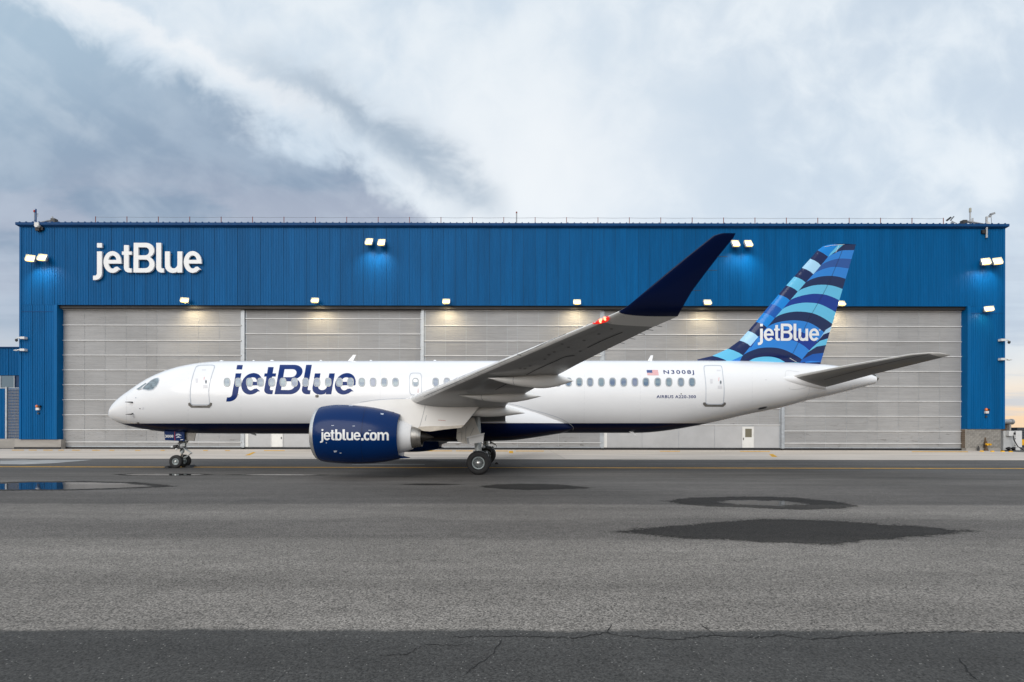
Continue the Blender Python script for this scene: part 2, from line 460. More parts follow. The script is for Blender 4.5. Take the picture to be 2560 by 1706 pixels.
M['concrete'] = vary(mat('concrete', (0.33, 0.31, 0.285), 0.85), (0.5, 1.2, 2), 0.14, 0.08, 0.1, use='World')
M['slab'] = vary(mat('apron_concrete', (0.56, 0.50, 0.44), 0.85), (0.10, 0.5, 1), 0.15, 0.08, 0.05, detail=7, use='World', rnd=0.05)
M['jointdark'] = mat('slab_joint', (0.12, 0.11, 0.10), 0.9)
M['post'] = vary(mat('galvanised_post', (0.42, 0.45, 0.48), 0.45, 0.3), (1, 1, 3), 0.15)
M['girt'] = vary(mat('pale_girt', (0.62, 0.62, 0.62), 0.5), (0.6, 1, 3), 0.12, use='World')
M['whitepaint'] = vary(mat('white_door_paint', (0.72, 0.72, 0.70), 0.45), (1, 1, 1), 0.06)
M['smoothpanel'] = vary(mat('smooth_panel', (0.43, 0.435, 0.445), 0.5), (0.8, 1, 0.8), 0.06, rnd=0.03)
M['signwhite'] = vary(mat('sign_white', (0.80, 0.81, 0.82), 0.4), (1, 1, 1), 0.03)
M['yellow'] = vary(mat('yellow_paint', (0.72, 0.38, 0.01), 0.7), (3, 6, 3), 0.35, use='World')
M['whiteline'] = vary(mat('worn_white_paint', (0.34, 0.34, 0.335), 0.8), (0.6, 3, 3), 0.35, use='World')
M['grey'] = vary(mat('grey_metal', (0.35, 0.36, 0.37), 0.45, 0.4), (4, 4, 4), 0.15)
M['darkgrey'] = vary(mat('dark_metal', (0.05, 0.05, 0.052), 0.5, 0.3), (5, 5, 5), 0.2)
M['offwhite'] = vary(mat('off_white_casing', (0.66, 0.66, 0.65), 0.45), (4, 4, 4), 0.05)
M['lamp'] = mat('lit_lens', (1, .9, .7), 0.3, emit=(1.0, 0.80, 0.34), estr=2.6)
M['lampyel'] = mat('lamp_reflector', (0.6, 0.42, 0.12), 0.3, 0.6, emit=(1.0, 0.62, 0.15), estr=1.4)
M['orange'] = mat('amber_beacon', (0.75, 0.16, 0.01), 0.2, coat=0.5)
M['redpost'] = vary(mat('red_oxide_post', (0.22, 0.06, 0.045), 0.7), (5, 5, 5), 0.3)
M['wire'] = mat('steel_wire', (0.25, 0.26, 0.28), 0.5, 0.6)
M['glassdark'] = mat('window_glass', (0.09, 0.15, 0.20), 0.06, spec=0.8)
M['doorglass'] = mat('wired_door_glass', (0.16, 0.15, 0.11), 0.15, spec=0.6)
M['rust'] = vary(mat('rusty_stain', (0.11, 0.07, 0.04), 0.85), (4, 4, 4), 0.3)

def door_panel_mat():
    m = mat('weathered_door_panel', (0.4, 0.4, 0.4), 0.62, spec=0.3); b = NB(m.node_tree); p = m.node_tree.nodes['Principled BSDF']
    pos = b.n('ShaderNodeNewGeometry').outputs['Position']; rnd = b.n('ShaderNodeObjectInfo').outputs['Random']
    st = b.noise(b.scalev(pos, (0.35, 1, 5.5)), 1.0, 6, 0.65, 0.3)
    pt = b.noise(b.scalev(pos, (0.16, 1, 0.22)), 1.0, 5, 0.6)
    gr = b.noise(b.scalev(pos, (0.8, 1, 4.5)), 1.0, 6, 0.72, 0.4)
    f = b.m('MULTIPLY', b.smooth(st, 0.25, 0.75, 0.90, 1.06), b.m('MULTIPLY', b.smooth(pt, 0.25, 0.75, 0.88, 1.10), b.smooth(rnd, 0, 1, 0.96, 1.04)))
    c = b.n('ShaderNodeVectorMath', operation='SCALE'); c.inputs[0].default_value = (0.325, 0.325, 0.328); b.link(f, c.inputs['Scale'])
    x, y, z = b.sep(pos)
    # scuffs: dense low down and in patches
    dirt = b.m('MULTIPLY', b.smooth(gr, 0.56, 0.70), b.smooth(z, 4.5, 0.5, 0.12, 0.75))
    band = b.m('MULTIPLY', b.smooth(b.noise(b.scalev(pos, (0.5, 1, 16)), 1.0, 3, 0.6), 0.58, 0.72), b.smooth(st, 0.42, 0.62, 0, 0.36))
    col = b.mix(b.m('MAXIMUM', dirt, band), c.outputs[0], (0.10, 0.088, 0.078))
    b.link(col, p.inputs['Base Color'])
    return m
M['doorpanel'] = door_panel_mat()

def asphalt_mat(name, wet=False):
    m = mat(name, (0.1, 0.1, 0.1), 0.88, spec=0.3); b = NB(m.node_tree); p = m.node_tree.nodes['Principled BSDF']
    pos = b.n('ShaderNodeNewGeometry').outputs['Position']; x, y, z = b.sep(pos)
    big = b.noise(b.scalev(pos, (0.10, 0.35, 1)), 1.0, 6, 0.6)
    jag = b.noise(b.scalev(pos, (1.2, 1.2, 1)), 1.0, 6, 0.7)
    fin = b.noise(b.scalev(pos, (14, 14, 14)), 1.0, 4, 0.7)
    yj = b.m('ADD', y, b.m('ADD', b.m('MULTIPLY', b.m('SUBTRACT', jag, 0.5), 0.24), b.m('MULTIPLY', b.m('SUBTRACT', fin, 0.5), 0.07)))
    # paving lanes laid at different times
    k1 = b.smooth(yj, 4.87, 4.96)
    lane = b.mix(k1, (0.064, 0.062, 0.059), (0.205, 0.187, 0.168))
    lane = b.mix(b.smooth(b.m('ADD', y, b.m('MULTIPLY', big, 0.9)), 9.2, 9.75), lane, (0.136, 0.124, 0.113))
    lane = b.mix(b.smooth(b.m('ADD', y, b.m('MULTIPLY', big, 1.2)), 11.4, 12.0), lane, (0.182, 0.166, 0.150))
    lane = b.mix(b.smooth(b.m('ADD', y, b.m('MULTIPLY', jag, 0.5)), 13.3, 13.7), lane, (0.108, 0.099, 0.092))
    lane = b.mix(b.smooth(b.m('ADD', y, b.m('MULTIPLY', big, 3)), 17.5, 20), lane, (0.124, 0.115, 0.107))
    lane = b.mix(b.smooth(b.m('ADD', y, b.m('MULTIPLY', big, 3)), 24.5, 26), lane, (0.105, 0.100, 0.096))
    # stones in the mix
    vo = b.n('ShaderNodeTexVoronoi'); b.link(pos, vo.inputs['Vector']); vo.inputs['Scale'].default_value = 62
    hs = b.n('ShaderNodeSeparateColor'); b.link(vo.outputs['Color'], hs.inputs[0])
    near = b.smooth(y, 30, 6, 0.35, 1.0)
    amp = b.mix(k1, (0.7, 0.7, 0.7), (1.2, 1.2, 1.2))
    st = b.m('MULTIPLY', b.m('SUBTRACT', hs.outputs[0], 0.5), b.m('MULTIPLY', amp, near))
    fine2 = b.noise(b.scalev(pos, (42, 42, 42)), 1.0, 3, 0.7)
    f = b.m('ADD', b.m('ADD', 1.0, st), b.m('MULTIPLY', b.m('SUBTRACT', fine2, 0.5), 2.1))
    f = b.m('MULTIPLY', f, b.smooth(big, 0.2, 0.8, 0.74, 1.24))
    f = b.m('MULTIPLY', f, b.smooth(b.noise(b.scalev(pos, (0.03, 1.3, 1)), 1.0, 5, 0.6), 0.2, 0.8, 0.86, 1.12))
    f = b.m('MULTIPLY', f, b.smooth(b.noise(b.scalev(pos, (2.2, 3.4, 1)), 1.0, 4, 0.6), 0.2, 0.8, 0.90, 1.10))
    c = b.n('ShaderNodeVectorMath', operation='SCALE'); b.link(lane, c.inputs[0]); b.link(b.m('MAXIMUM', f, 0.15), c.inputs['Scale'])
    # a few pale chips
    chip = b.m('MULTIPLY', b.m('GREATER_THAN', hs.outputs[1], 0.990), b.m('LESS_THAN', vo.outputs['Distance'], 0.45))
    col = b.mix(b.m('MULTIPLY', chip, 0.5), c.outputs[0], (0.42, 0.40, 0.37))
    # oil and tyre marks
    oil = b.smooth(b.noise(b.scalev(pos, (0.22, 0.7, 1)), 1.0, 5, 0.6, 0.5), 0.60, 0.74)
    col = b.mix(b.m('MULTIPLY', oil, b.smooth(y, 11, 16, 0.10, 0.55)), col, (0.045, 0.045, 0.046))
    # shade under the airplane painted in as dark streaks along the taxi line
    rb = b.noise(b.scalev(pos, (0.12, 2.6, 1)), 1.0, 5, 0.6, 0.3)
    belly_shade = b.m('MULTIPLY', b.smooth(y, 18.5, 21.5), b.smooth(y, 29.5, 26.5))
    col = b.mix(b.m('MULTIPLY', belly_shade, b.smooth(rb, 0.40, 0.66, 0.05, 0.55)), col, (0.038, 0.036, 0.034))
    bp = b.n('ShaderNodeBump'); bp.inputs['Strength'].default_value = 0.5; bp.inputs['Distance'].default_value = 0.006
    b.link(b.m('ADD', b.m('MULTIPLY', vo.outputs['Distance'], -0.7), fine2), bp.inputs['Height'])
    b.link(bp.outputs[0], p.inputs['Normal'])
    if not wet:
        b.link(col, p.inputs['Base Color']); return m
    # standing water: attribute 'depth' 0 at the rim to 1 inside
    a = b.n('ShaderNodeAttribute', attribute_name='depth').outputs['Fac']
    w = b.n('ShaderNodeAttribute', attribute_name='water').outputs['Fac']
    a2 = b.m('ADD', a, b.m('ADD', b.m('MULTIPLY', b.m('SUBTRACT', fin, 0.5), 0.55), b.m('MULTIPLY', b.m('SUBTRACT', jag, 0.5), 0.45)))
    damp = b.smooth(a2, 0.10, 0.26)
    pool = b.m('MULTIPLY', b.smooth(b.m('ADD', a2, b.m('SUBTRACT', w, 1.0)), 0.30, 0.42), b.m('GREATER_THAN', w, 0.01))
    cw = b.n('ShaderNodeVectorMath', operation='SCALE'); b.link(col, cw.inputs[0]); cw.inputs['Scale'].default_value = 0.27
    b.link(b.mix(pool, cw.outputs[0], (0.02, 0.02, 0.02)), p.inputs['Base Color'])
    b.link(b.smooth(pool, 0, 1, 0.75, 0.035), p.inputs['Roughness'])
    b.link(b.smooth(pool, 0, 1, 0.5, 0.0), bp.inputs['Strength'])
    b.link(b.smooth(pool, 0, 1, 0.12, 0.09), p.inputs['Specular IOR Level'])
    tr = b.n('ShaderNodeBsdfTransparent'); mx = b.n('ShaderNodeMixShader')
    b.link(damp, mx.inputs[0]); b.link(tr.outputs[0], mx.inputs[1]); b.link(p.outputs[0], mx.inputs[2])
    out = next(n for n in m.node_tree.nodes if n.type == 'OUTPUT_MATERIAL'); b.link(mx.outputs[0], out.inputs[0])
    return m
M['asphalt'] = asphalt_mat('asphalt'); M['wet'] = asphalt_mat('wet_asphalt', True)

# ------------------------------------------------------------------ ground
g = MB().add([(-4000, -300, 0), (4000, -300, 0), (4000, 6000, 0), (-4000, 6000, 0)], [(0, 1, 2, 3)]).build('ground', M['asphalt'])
struct(g)
g['label'] = 'grey asphalt taxiway paved in lanes of different age'
ap = struct(MB().add([(-130, 33.7, .004), (46.5, 33.7, .004), (47.0, 44.5, .004), (46.3, 50.9, .004), (-130, 50.9, .004)], [(0, 1, 2, 3, 4)]).build('concrete_apron', M['jointdark']))
ap['label'] = 'pale concrete apron strip in front of the hangar doors'
def slab_mesh(w, y0, y1):
    return MB().box(0.012, w - 0.012, y0 + .012, y1 - .012, 0.002, 0.012).mesh('slab', M['slab'])
_s6 = [slab_mesh(6.1, 33.7, 41.9), slab_mesh(6.1, 41.9, 50.2)]
for i in range(29):
    for k in (0, 1):
        o = obj('slab', _s6[k], ap); o.location = (-130.2 + 6.1 * i - 0.4, 0, 0)

def sheet(name, pts, m, z, parent=None):
    o = MB().add([(x, y, z) for x, y in pts], [tuple(range(len(pts)))]).build(name, m, parent)
    return o
def gpt(px, py):
    d = F * H / (py - HY); return ((px - CX) * d / F, d)
yl = struct(sheet('yellow_taxi_line', [(-200, 26.02), (200, 26.02), (200, 26.34), (-200, 26.34)], M['yellow'], 0.008))
yl['label'] = 'long yellow taxi line under the airplane nose wheels'
def mark(name, px_pts, m, label, z=0.008):
    o = struct(sheet(name, [gpt(*p) for p in px_pts], m, z)); o['label'] = label; return o
mark('white_marking', [(0, 1163.5), (0, 1155.5), (110, 1152.5), (235, 1152), (130, 1161), (60, 1164)], M['whiteline'], 'worn white painted wedge on asphalt at the left')
mark('white_marking', [(0, 1154), (0, 1152.6), (90, 1151.6), (60, 1153)], M['whiteline'], 'thin worn white stripe beside the painted wedge')
mark('white_marking', [(880, 1162.8), (880, 1161.9), (1062, 1161.9), (1062, 1162.8)], M['whiteline'], 'short white line on asphalt beyond the engine')
mark('yellow_marking', [(612, 1140.5), (632, 1132.5), (640, 1132.5), (624, 1140.5)], M['yellow'], 'slanted yellow dash on the apron near the left personnel door', 0.018)
mark('yellow_marking', [(1923, 1135), (1933, 1135), (1944, 1142), (1930, 1142)], M['yellow'], 'slanted yellow dash on the apron near the right personnel door', 0.018)
mark('yellow_marking', [(1272.5, 1134), (1283, 1134), (1283, 1128), (1272.5, 1128)], M['yellow'], 'yellow square on the apron at the middle door leaf', 0.018)
for a, c in [(30, 60), (72, 92), (108, 132), (146, 160), (180, 200), (230, 250), (274, 286), (338, 351), (401, 412), (508, 520), (563, 575), (660, 712), (1060, 1130), (1140, 1182), (1240, 1270), (1290, 1360), (1650, 1700), (1850, 1925), (2280, 2420)]:
    o = struct(sheet('yellow_dash', [gpt(a, 1129.2), gpt(c, 1129.2), gpt(c, 1127.6), gpt(a, 1127.6)], M['yellow'], 0.018)); o['label'] = 'worn yellow dashes along the foot of the hangar doors'

def puddle(pxs, label, water):
    loop = curve([gpt(*p) for p in pxs + pxs[:1]], 10)[:-1]
    random.seed(len(pxs) * 7 + int(pxs[0][0]))
    cx = sum(p[0] for p in loop) / len(loop); cy = sum(p[1] for p in loop) / len(loop)
    rings = [(1.24, 0.0), (1.1, .10), (1.0, .20), (.9, .34), (.75, .55), (.5, .8), (.2, 1.0)]
    v, fcs, dep = [], [], []; n = len(loop)
    ph = [random.uniform(0, 6.28) for _ in range(6)]
    for s_, d in rings:
        for i, (x, y) in enumerate(loop):
            w = 2 * math.pi * i / n
            k = s_ * (1 + .012 * math.sin(5 * w + ph[0]) + .02 * math.sin(11 * w + ph[1]) + .014 * math.sin(23 * w + ph[2]))
            v.append((cx + (x - cx) * k, cy + (y - cy) * k, 0.004)); dep.append(d)
    v.append((cx, cy, 0.004)); dep.append(1.0)
    for r in range(len(rings) - 1):
        for i in range(n): a, c = r * n + i, r * n + (i + 1) % n; fcs.append((a, c, c + n, a + n))
    e = (len(rings) - 1) * n
    for i in range(n): fcs.append((e + i, e + (i + 1) % n, len(v) - 1))
    me = bpy.data.meshes.new('puddle'); me.from_pydata(v, [], fcs); me.materials.append(M['wet'])
    at_ = me.attributes.new('depth', 'FLOAT', 'POINT'); at_.data.foreach_set('value', dep)
    aw = me.attributes.new('water', 'FLOAT', 'POINT'); aw.data.foreach_set('value', [water] * len(v))
    o = struct(obj('puddle', me)); o['label'] = label
puddle([(-160, 1219), (0, 1209), (150, 1206.5), (290, 1207), (370, 1212), (425, 1217.5), (370, 1221), (300, 1224), (200, 1227), (60, 1229), (-100, 1227)], 'wide puddle at the left edge reflecting the hangar', 0.9)
puddle([(1203, 1217), (1240, 1213), (1310, 1210.5), (1390, 1212), (1462, 1219.5), (1400, 1223), (1330, 1225), (1260, 1223)], 'small damp patch behind the main wheels', 0.0)
puddle([(1678, 1256), (1720, 1246), (1850, 1242), (1980, 1244), (2080, 1254), (2128, 1264), (2080, 1270), (1980, 1272.5), (1860, 1268), (1740, 1263)], 'oval puddle with a wet rim right of centre', 0.52)
puddle([(1560, 1329), (1640, 1320), (1760, 1311), (1850, 1302), (1990, 1299), (2160, 1307), (2300, 1317), (2400, 1327), (2300, 1338), (2180, 1348), (2080, 1359), (1940, 1355), (1800, 1347), (1680, 1341)], 'large dark damp patch in the right foreground', 0.0)
puddle([(285, 1188.5), (330, 1186.2), (430, 1186), (520, 1187.5), (520, 1189.5), (430, 1191.3), (330, 1191)], 'thin puddle in front of the nose wheels', 0.9)
puddle([(560, 1188.5), (640, 1187.2), (760, 1187.3), (830, 1188.6), (760, 1190.2), (640, 1190.3)], 'thin wet streak in front of the engine', 0.8)
puddle([(1000, 1211.5), (1060, 1209.8), (1150, 1212), (1060, 1214)], 'narrow damp streak near the main wheels', 0.0)

def crack(px, label, w=0.0065):
    random.seed(int(px[0][0])); P = []
    for (a, b_), (c, d_) in zip(px, px[1:]):
        n = max(2, int(math.hypot(c - a, d_ - b_) / 7))
        for k in range(n): P.append((a + (c - a) * k / n + random.uniform(-2, 2), b_ + (d_ - b_) * k / n + random.uniform(-2.4, 2.4)))
    P.append(px[-1]); G = [Vector(gpt(*p)) for p in P]; v, f = [], []
    for i, p in enumerate(G):
        t = (G[min(i + 1, len(G) - 1)] - G[max(i - 1, 0)]).normalized(); nrm = Vector((-t.y, t.x))
        ww = w * random.uniform(.3, 1.5) * (0.25 if i in (0, len(G) - 1) else 1)
        v += [(*(p + nrm * ww), .004), (*(p - nrm * ww), .004)]
    f = [(2 * i, 2 * i + 1, 2 * i + 3, 2 * i + 2) for i in range(len(G) - 1)]
    me = bpy.data.meshes.new('crack'); me.from_pydata(v, [], f); me.materials.append(M['crack'])
    o = struct(obj('asphalt_crack', me)); o['label'] = label
M['crack'] = mat('crack_shadow', (0.012, 0.012, 0.012), 0.95)
crack([(1130, 1594), (1280, 1591), (1440, 1596), (1520, 1582), (1560, 1590), (1680, 1600), (1790, 1588), (1890, 1594), (1960, 1588), (2030, 1598), (2150, 1589), (2300, 1580), (2440, 1577), (2580, 1582)], 'long ragged crack along the dark asphalt seam')
crack([(1255, 1600), (1230, 1640), (1190, 1666), (1160, 1690)], 'short crack running down from the asphalt seam', 0.005)
crack([(1180, 1614), (1060, 1614), (1020, 1636), (950, 1640)], 'faint branching crack left of the seam crack', 0.004)
crack([(1520, 1582), (1530, 1560)], 'stub of crack above the seam', 0.005)
crack([(1790, 1588), (1750, 1560)], 'hairline crack above the seam', 0.004)
crack([(2400, 1645), (2430, 1690), (2460, 1710)], 'crack at the lower right corner', 0.005)

# ------------------------------------------------------------------ hangar
W0, DD = 49.6, 50.25            # wall face, door face
def wx(px, d=W0): return (px - CX) * d / F
def wz(py, d=W0): return H + (HY - py) * d / F
XL, XR = -47.9, 47.9; JL, JR = -44.28, 44.3; ZT, ZH = 21.72, 14.05
hang = empty('hangar', (0, W0, 0), 'large blue ribbed metal hangar with a row of grey sliding doors', 'hangar')
sh = MB()
sh.box(XL + .05, XR - .05, W0 + .05, 50.15, ZH, ZT)                 # backing of the header
sh.box(XL + .05, JL, W0 + .05, 51.2, 0.95, ZH - .002); sh.box(JR, XR - .05, W0 + .05, 51.2, 2.12, ZH - .002)
sh.build('wall_backing', M['bluejoint'], hang)
MB().box(JL - .06, JL + .012, W0 + .06, 51.0, 0.95, ZH - .01).build('door_reveal', M['blue'], hang); MB().box(JR - .012, JR + .06, W0 + .06, 51.0, 2.12, ZH - .01).build('door_reveal', M['blue'], hang)
MB().box(JL + .02, JR - .02, W0 + .2, 50.9, ZH - .28, ZH - .004).build('door_head_track', M['black'], hang)
s2 = MB(); s2.box(XL + .08, XL + .38, 51.21, 112, 0, ZT); s2.box(XR - .38, XR - .08, 51.21, 112, 0, ZT); s2.box(XL + .39, XR - .39, 111.7, 112, 0, ZT)
s2.build('side_walls', M['blue'], hang)
MB().box(XL, XR, 50.2, 112.2, ZT + .002, ZT + .25).build('roof', M['blue2'], hang)
# ribbed siding sheets
def ribbed(w, h, name, nr=7):
    prof = []; pitch = w / nr
    for i in range(nr):
        a = i * pitch
        prof += [(a + (.012 if i == 0 else 0), 0.0), (a + pitch * .48, 0.0), (a + pitch * .58, -.034), (a + pitch * .88, -.034)]
    prof += [(w - .014, 0.0)]
    v = [(x, y, z) for x, y in prof for z in (0, h)]
    mb = MB().add(v, [(2 * i, 2 * i + 2, 2 * i + 3, 2 * i + 1) for i in range(len(prof) - 1)])
    me = bpy.data.meshes.new(name); me.from_pydata(mb.v, [], mb.f); me.materials.append(M['blue']); return me
NP = 86; PW = (XR - XL) / NP
mh = ribbed(PW, ZT - ZH - .0, 'wall_panel')
for i in range(NP):
    o = obj('wall_panel', mh, hang); o.location = (XL + i * PW, W0, ZH)
for x0, x1, zb in ((XL + .0, JL, 0.96), (JR, XR, 2.13)):
    n = 3; pw = (x1 - x0) / n; ztop = 13.42
    me = ribbed(pw, ztop - zb - .03, 'wall_panel'); me2 = ribbed(pw, ZH - ztop - .01, 'wall_panel')
    for i in range(n):
        o = obj('wall_panel', me, hang); o.location = (x0 + i * pw, W0, zb)
        o = obj('wall_panel', me2, hang); o.location = (x0 + i * pw, W0, ztop)
    MB().box(x0 + .05, x1 - .05, W0 - .035, W0 + .04, ztop - .05, ztop - .0).build('flashing', M['blue2'], hang)
MB().box(XL - .03, XL + .17, W0 - .06, W0 + .05, .96, ZT).build('corner_trim', M['blue'], hang)
MB().box(XR - .17, XR + .03, W0 - .06, W0 + .05, 2.13, ZT).build('corner_trim', M['blue'], hang)
for x, z0 in ((JL, .96), (JR, 2.13)):
    s_ = -1 if x < 0 else 1
    a, c = sorted((x - s_ * .02, x + s_ * .32)); MB().box(a, c, W0 - .055, W0 + .05, z0, ZH - .004).build('jamb_trim', M['blue'], hang)
gu = MB(); gu.add([(XL - .2, W0 - .30, ZT + .26), (XR + .2, W0 - .30, ZT + .26), (XR + .2, W0 - .30, ZT + .02), (XL - .2, W0 - .30, ZT + .02), (XR + .0, W0 - .062, ZT - .12), (XL - .0, W0 - .062, ZT - .12), (XL - .2, 50.19, ZT + .30), (XR + .2, 50.19, ZT + .30)],
   [(0, 1, 2, 3), (3, 2, 4, 5), (0, 6, 7, 1)])
gu.build('gutter', M['blue2'], hang)
bk = MB().box(-.05, .05, W0 - .31, W0 - .2, ZT + .24, ZT + .33).mesh('seam_clip', M['blue2'])
for i in range(152):
    o = obj('seam_clip', bk, hang); o.location = (XL + .2 + i * (XR - XL - .4) / 151, 0, 0)
# plinth on the left, block wall on the right
MB().box(XL - .6, JL + .3, W0 + .1, 51.1, 0, .95).build('plinth', M['concrete'], hang)
MB().box(XL - .6, JL + .3, W0 + .02, W0 + .098, 0, .2).build('kickplate', M['black'], hang)
blk = vary(mat('grey_block', (0.245, 0.232, 0.212), 0.9), (6, 6, 6), 0.22, 0.05, 0.3, rnd=0.12)
mort = vary(mat('mortar', (0.40, 0.385, 0.35), 0.95), (6, 6, 6), 0.1)
MB().box(JR - .02, XR - .25, W0 + .1, 51.0, 0, 2.11).build('mortar_bed', mort, hang)
bx1, bx0 = XR - .25, JR
bme = {}
def block(x, z, w, yf, stain):
    key = (round(w, 3), stain)
    if key not in bme:
        bme[key] = MB().box(0, w - .014, 0, .12, 0, .189).mesh('concrete_block', M['blockstain'] if stain else blk)
    o = obj('concrete_block', bme[key], hang); o.location = (x, yf, z)
M['blockstain'] = vary(mat('stained_block', (0.15, 0.115, 0.085), 0.9), (6, 6, 6), 0.3, 0.05, 0.3, rnd=0.12)
for r in range(9):
    z = .27 + r * .203; x = bx0 + .0; first = True
    while x < bx1 - .02:
        w = .407 if not (first and r % 2) else .2035
        w = min(w, bx1 - x); block(x, z, w, W0 + .07, False); x += w; first = False
for r in range(9):   # return face inside the reveal
    z = .27 + r * .203; y = W0 + .2
    for k in range(2):
        o = MB().box(0, .03, 0, .38, 0, .189).mesh('concrete_block', M['blockstain'])
        q = obj('concrete_block', o, hang); q.location = (JR - .04, y + k * .41, z)
MB().box(JR - .04, XR - .3, W0 + .03, W0 + .3, 0, .26).build('footing', M['concrete'], hang)

# ---- sliding doors
COLS = [52, 52, 53, 52, 26, 53, 52, 53, 53]
LEAVES = [(157, 604, 0), (611, 1053, 1), (1060, 1503, 0), (1509.5, 1953, 1), (1958.7, 2404, 0)]
G0 = [777, 815.4, 853.6, 890.4, 927.6, 964.8, 1002.3, 1039.8, 1077, 1107.4]
G1 = [798, 835.8, 872.8, 910, 947, 984, 1021, 1062]
ORD = ['first sliding hangar door leaf from the left, behind the airplane nose', 'second sliding door leaf, with a white personnel door half hidden by the belly',
       'middle sliding hangar door leaf behind the wing root', 'fourth sliding door leaf, with a windowed white personnel door under the tail', 'rightmost sliding hangar door leaf behind the tailplane']
pcache = {}
def door_panel(w, h):
    k = (round(w, 2), round(h, 2))
    if k not in pcache:
        n = max(2, int(round(h / .245))); prof = []; p = (h - .04) / n
        for i in range(n):
            z = .02 + i * p; prof += [(0.0, z), (0.0, z + p * .80), (.007, z + p * .86), (.007, z + p * .96)]
        prof += [(0.0, .02 + n * p)]
        v = [(x, y, z) for y, z in prof for x in (.015, w - .015)]
        me = bpy.data.meshes.new('panel'); me.from_pydata(v, [], [(2 * i, 2 * i + 1, 2 * i + 3, 2 * i + 2) for i in range(len(prof) - 1)])
        me.materials.append(M['doorpanel']); pcache[k] = me
    return pcache[k]
for li, (xa, xb, alt) in enumerate(LEAVES):
    d = DD + (.14 if alt else 0); x0, x1 = wx(xa, DD), wx(xb, DD)
    lf = empty('hangar_door', ((x0 + x1) / 2, d, 0), ORD[li], 'hangar door', 'sliding hangar doors')
    MB().box(x0, x1, d + .018, d + .25, .02, 13.77).build('leaf_frame', M['post'], lf)
    MB().box(x0, x1, d - .06, d + .049, .02, .21).build('bottom_seal', M['black'], lf)
    zs = sorted([wz(q, DD) for q in (G1 if alt else G0)]); zl = .24
    lev = [zl] + zs + [13.76]
    smooth_leaf = bool(alt)
    if smooth_leaf: lev = [z for z in lev if z > 2.3 or z == zl]
    tot = sum(COLS)
    for r in range(len(lev) - 1):
        za, zb = lev[r] + .05, lev[r + 1] - .03
        if r == 0 and smooth_leaf: continue
        x = x0 + .12
        for c in COLS:
            w = c / tot * (x1 - x0 - .24); o = obj('panel', door_panel(w, zb - za), lf); o.location = (x, d, za); x += w
    for z in lev[1:-1]:
        MB().box(x0 + .02, x1 - .02, d - .07, d + .048, z - .03, z + .05).build('girt', M['girt'], lf)
    if li: MB().box(x0 - .26, x0 - .005, d - .16, d + .2, .18, 13.77).build('edge_post', M['post'], lf)
    if smooth_leaf:
        pd = (1857, 1885.5) if li == 3 else (677, 705.5)
        xs = [x0 + .12] + ([wx(q, DD) for q in (1606, 1698, 1788)] if li == 3 else []) + [wx(pd[0], DD)]
        xs2 = [wx(pd[1], DD)] + ([] if li == 3 else [wx(q, DD) for q in (772, 862, 952)]) + [x1 - .12]
        zt = lev[1] - .03
        for seg in (xs, xs2):
            for a, c in zip(seg, seg[1:]):
                if c - a > .1: MB().box(a + .02, c - .02, d - .01, d + .04, .24, zt).build('smooth_panel', M['smoothpanel'], lf)
        MB().box(x0 + .0, x0 + .34, d - .045, d - .012, .24, zt).build('pale_edge_strip', M['whitepaint'], lf)
        a, c = wx(pd[0], DD), wx(pd[1], DD)
        dr = MB().box(a + .03, c - .03, d - .05, d + .03, .24, 2.30).build('personnel_door', M['whitepaint'], lf)
        fr = MB(); fr.box(a - .03, a + .028, d - .07, d + .03, .24, 2.36); fr.box(c - .028, c + .03, d - .07, d + .03, .24, 2.36); fr.box(a + .03, c - .03, d - .07, d + .03, 2.305, 2.36); fr.build('door_frame', M['girt'], dr)
        if li == 3: MB().box(a + .28, c - .20, d - .062, d - .051, 1.28, 2.12).build('door_window', M['doorglass'], dr)
        hx = a + .10 if li == 3 else c - .12
        MB().box(hx - .035, hx + .035, d - .09, d - .051, 1.02, 1.22).build('door_handle', M['darkgrey'], dr)

# ---- sign on the header
sg = empty('hangar_sign', (wx(370), W0 - .1, wz(700)), 'white raised wall lettering sign on the blue hangar header', 'sign')
def sign_map(x, y): return (wx(200 + x / 6.536, W0 - .3), wz(580 + y / 6.536, W0 - .3))
def letter_mesh(name, shapes, y0, y1, m, parent):
    pts, edges = [], []
    loops = [l for o, hs in shapes for l in [o] + hs]
    for l in loops:
        o = len(pts); pts += l; edges += [(o + i, o + (i + 1) % len(l)) for i in range(len(l))]
    V, E, Fc, *_ = delaunay_2d_cdt([Vector(p) for p in pts], edges, [], 0, 1e-6)
    mb = MB(); n = len(V); mb.v = [(p.x, y0, p.y) for p in V] + [(p.x, y1, p.y) for p in V]
    keep = [f for f in Fc if any(inside(sum((V[i] for i in f), Vector((0, 0))) / 3, o) and not any(inside(sum((V[i] for i in f), Vector((0, 0))) / 3, h) for h in hs) for o, hs in shapes)]
    cnt = {}
    for f in keep:
        mb.f.append(tuple(f)); mb.f.append(tuple(i + n for i in reversed(f)))
        for i in range(3):
            e = (f[i], f[(i + 1) % 3]); cnt[e] = 1
    for a, c in cnt:
        if (c, a) not in cnt: mb.f.append((a, a + n, c + n, c))
    mb.mi = [0] * len(mb.f)
    return mb.build(name, m, parent)
for k, shp in logo(sign_map).items():
    letter_mesh('letter', shp, W0 - .30, W0 - .13, M['signwhite'], sg)
st = MB()
for x in (290, 350, 430, 480): st.tube([(wx(x / 1.0), W0 - .13, wz(640)), (wx(x), W0 + .04, wz(640))], .03, 6)
st.build('stand_off', M['grey'], sg)

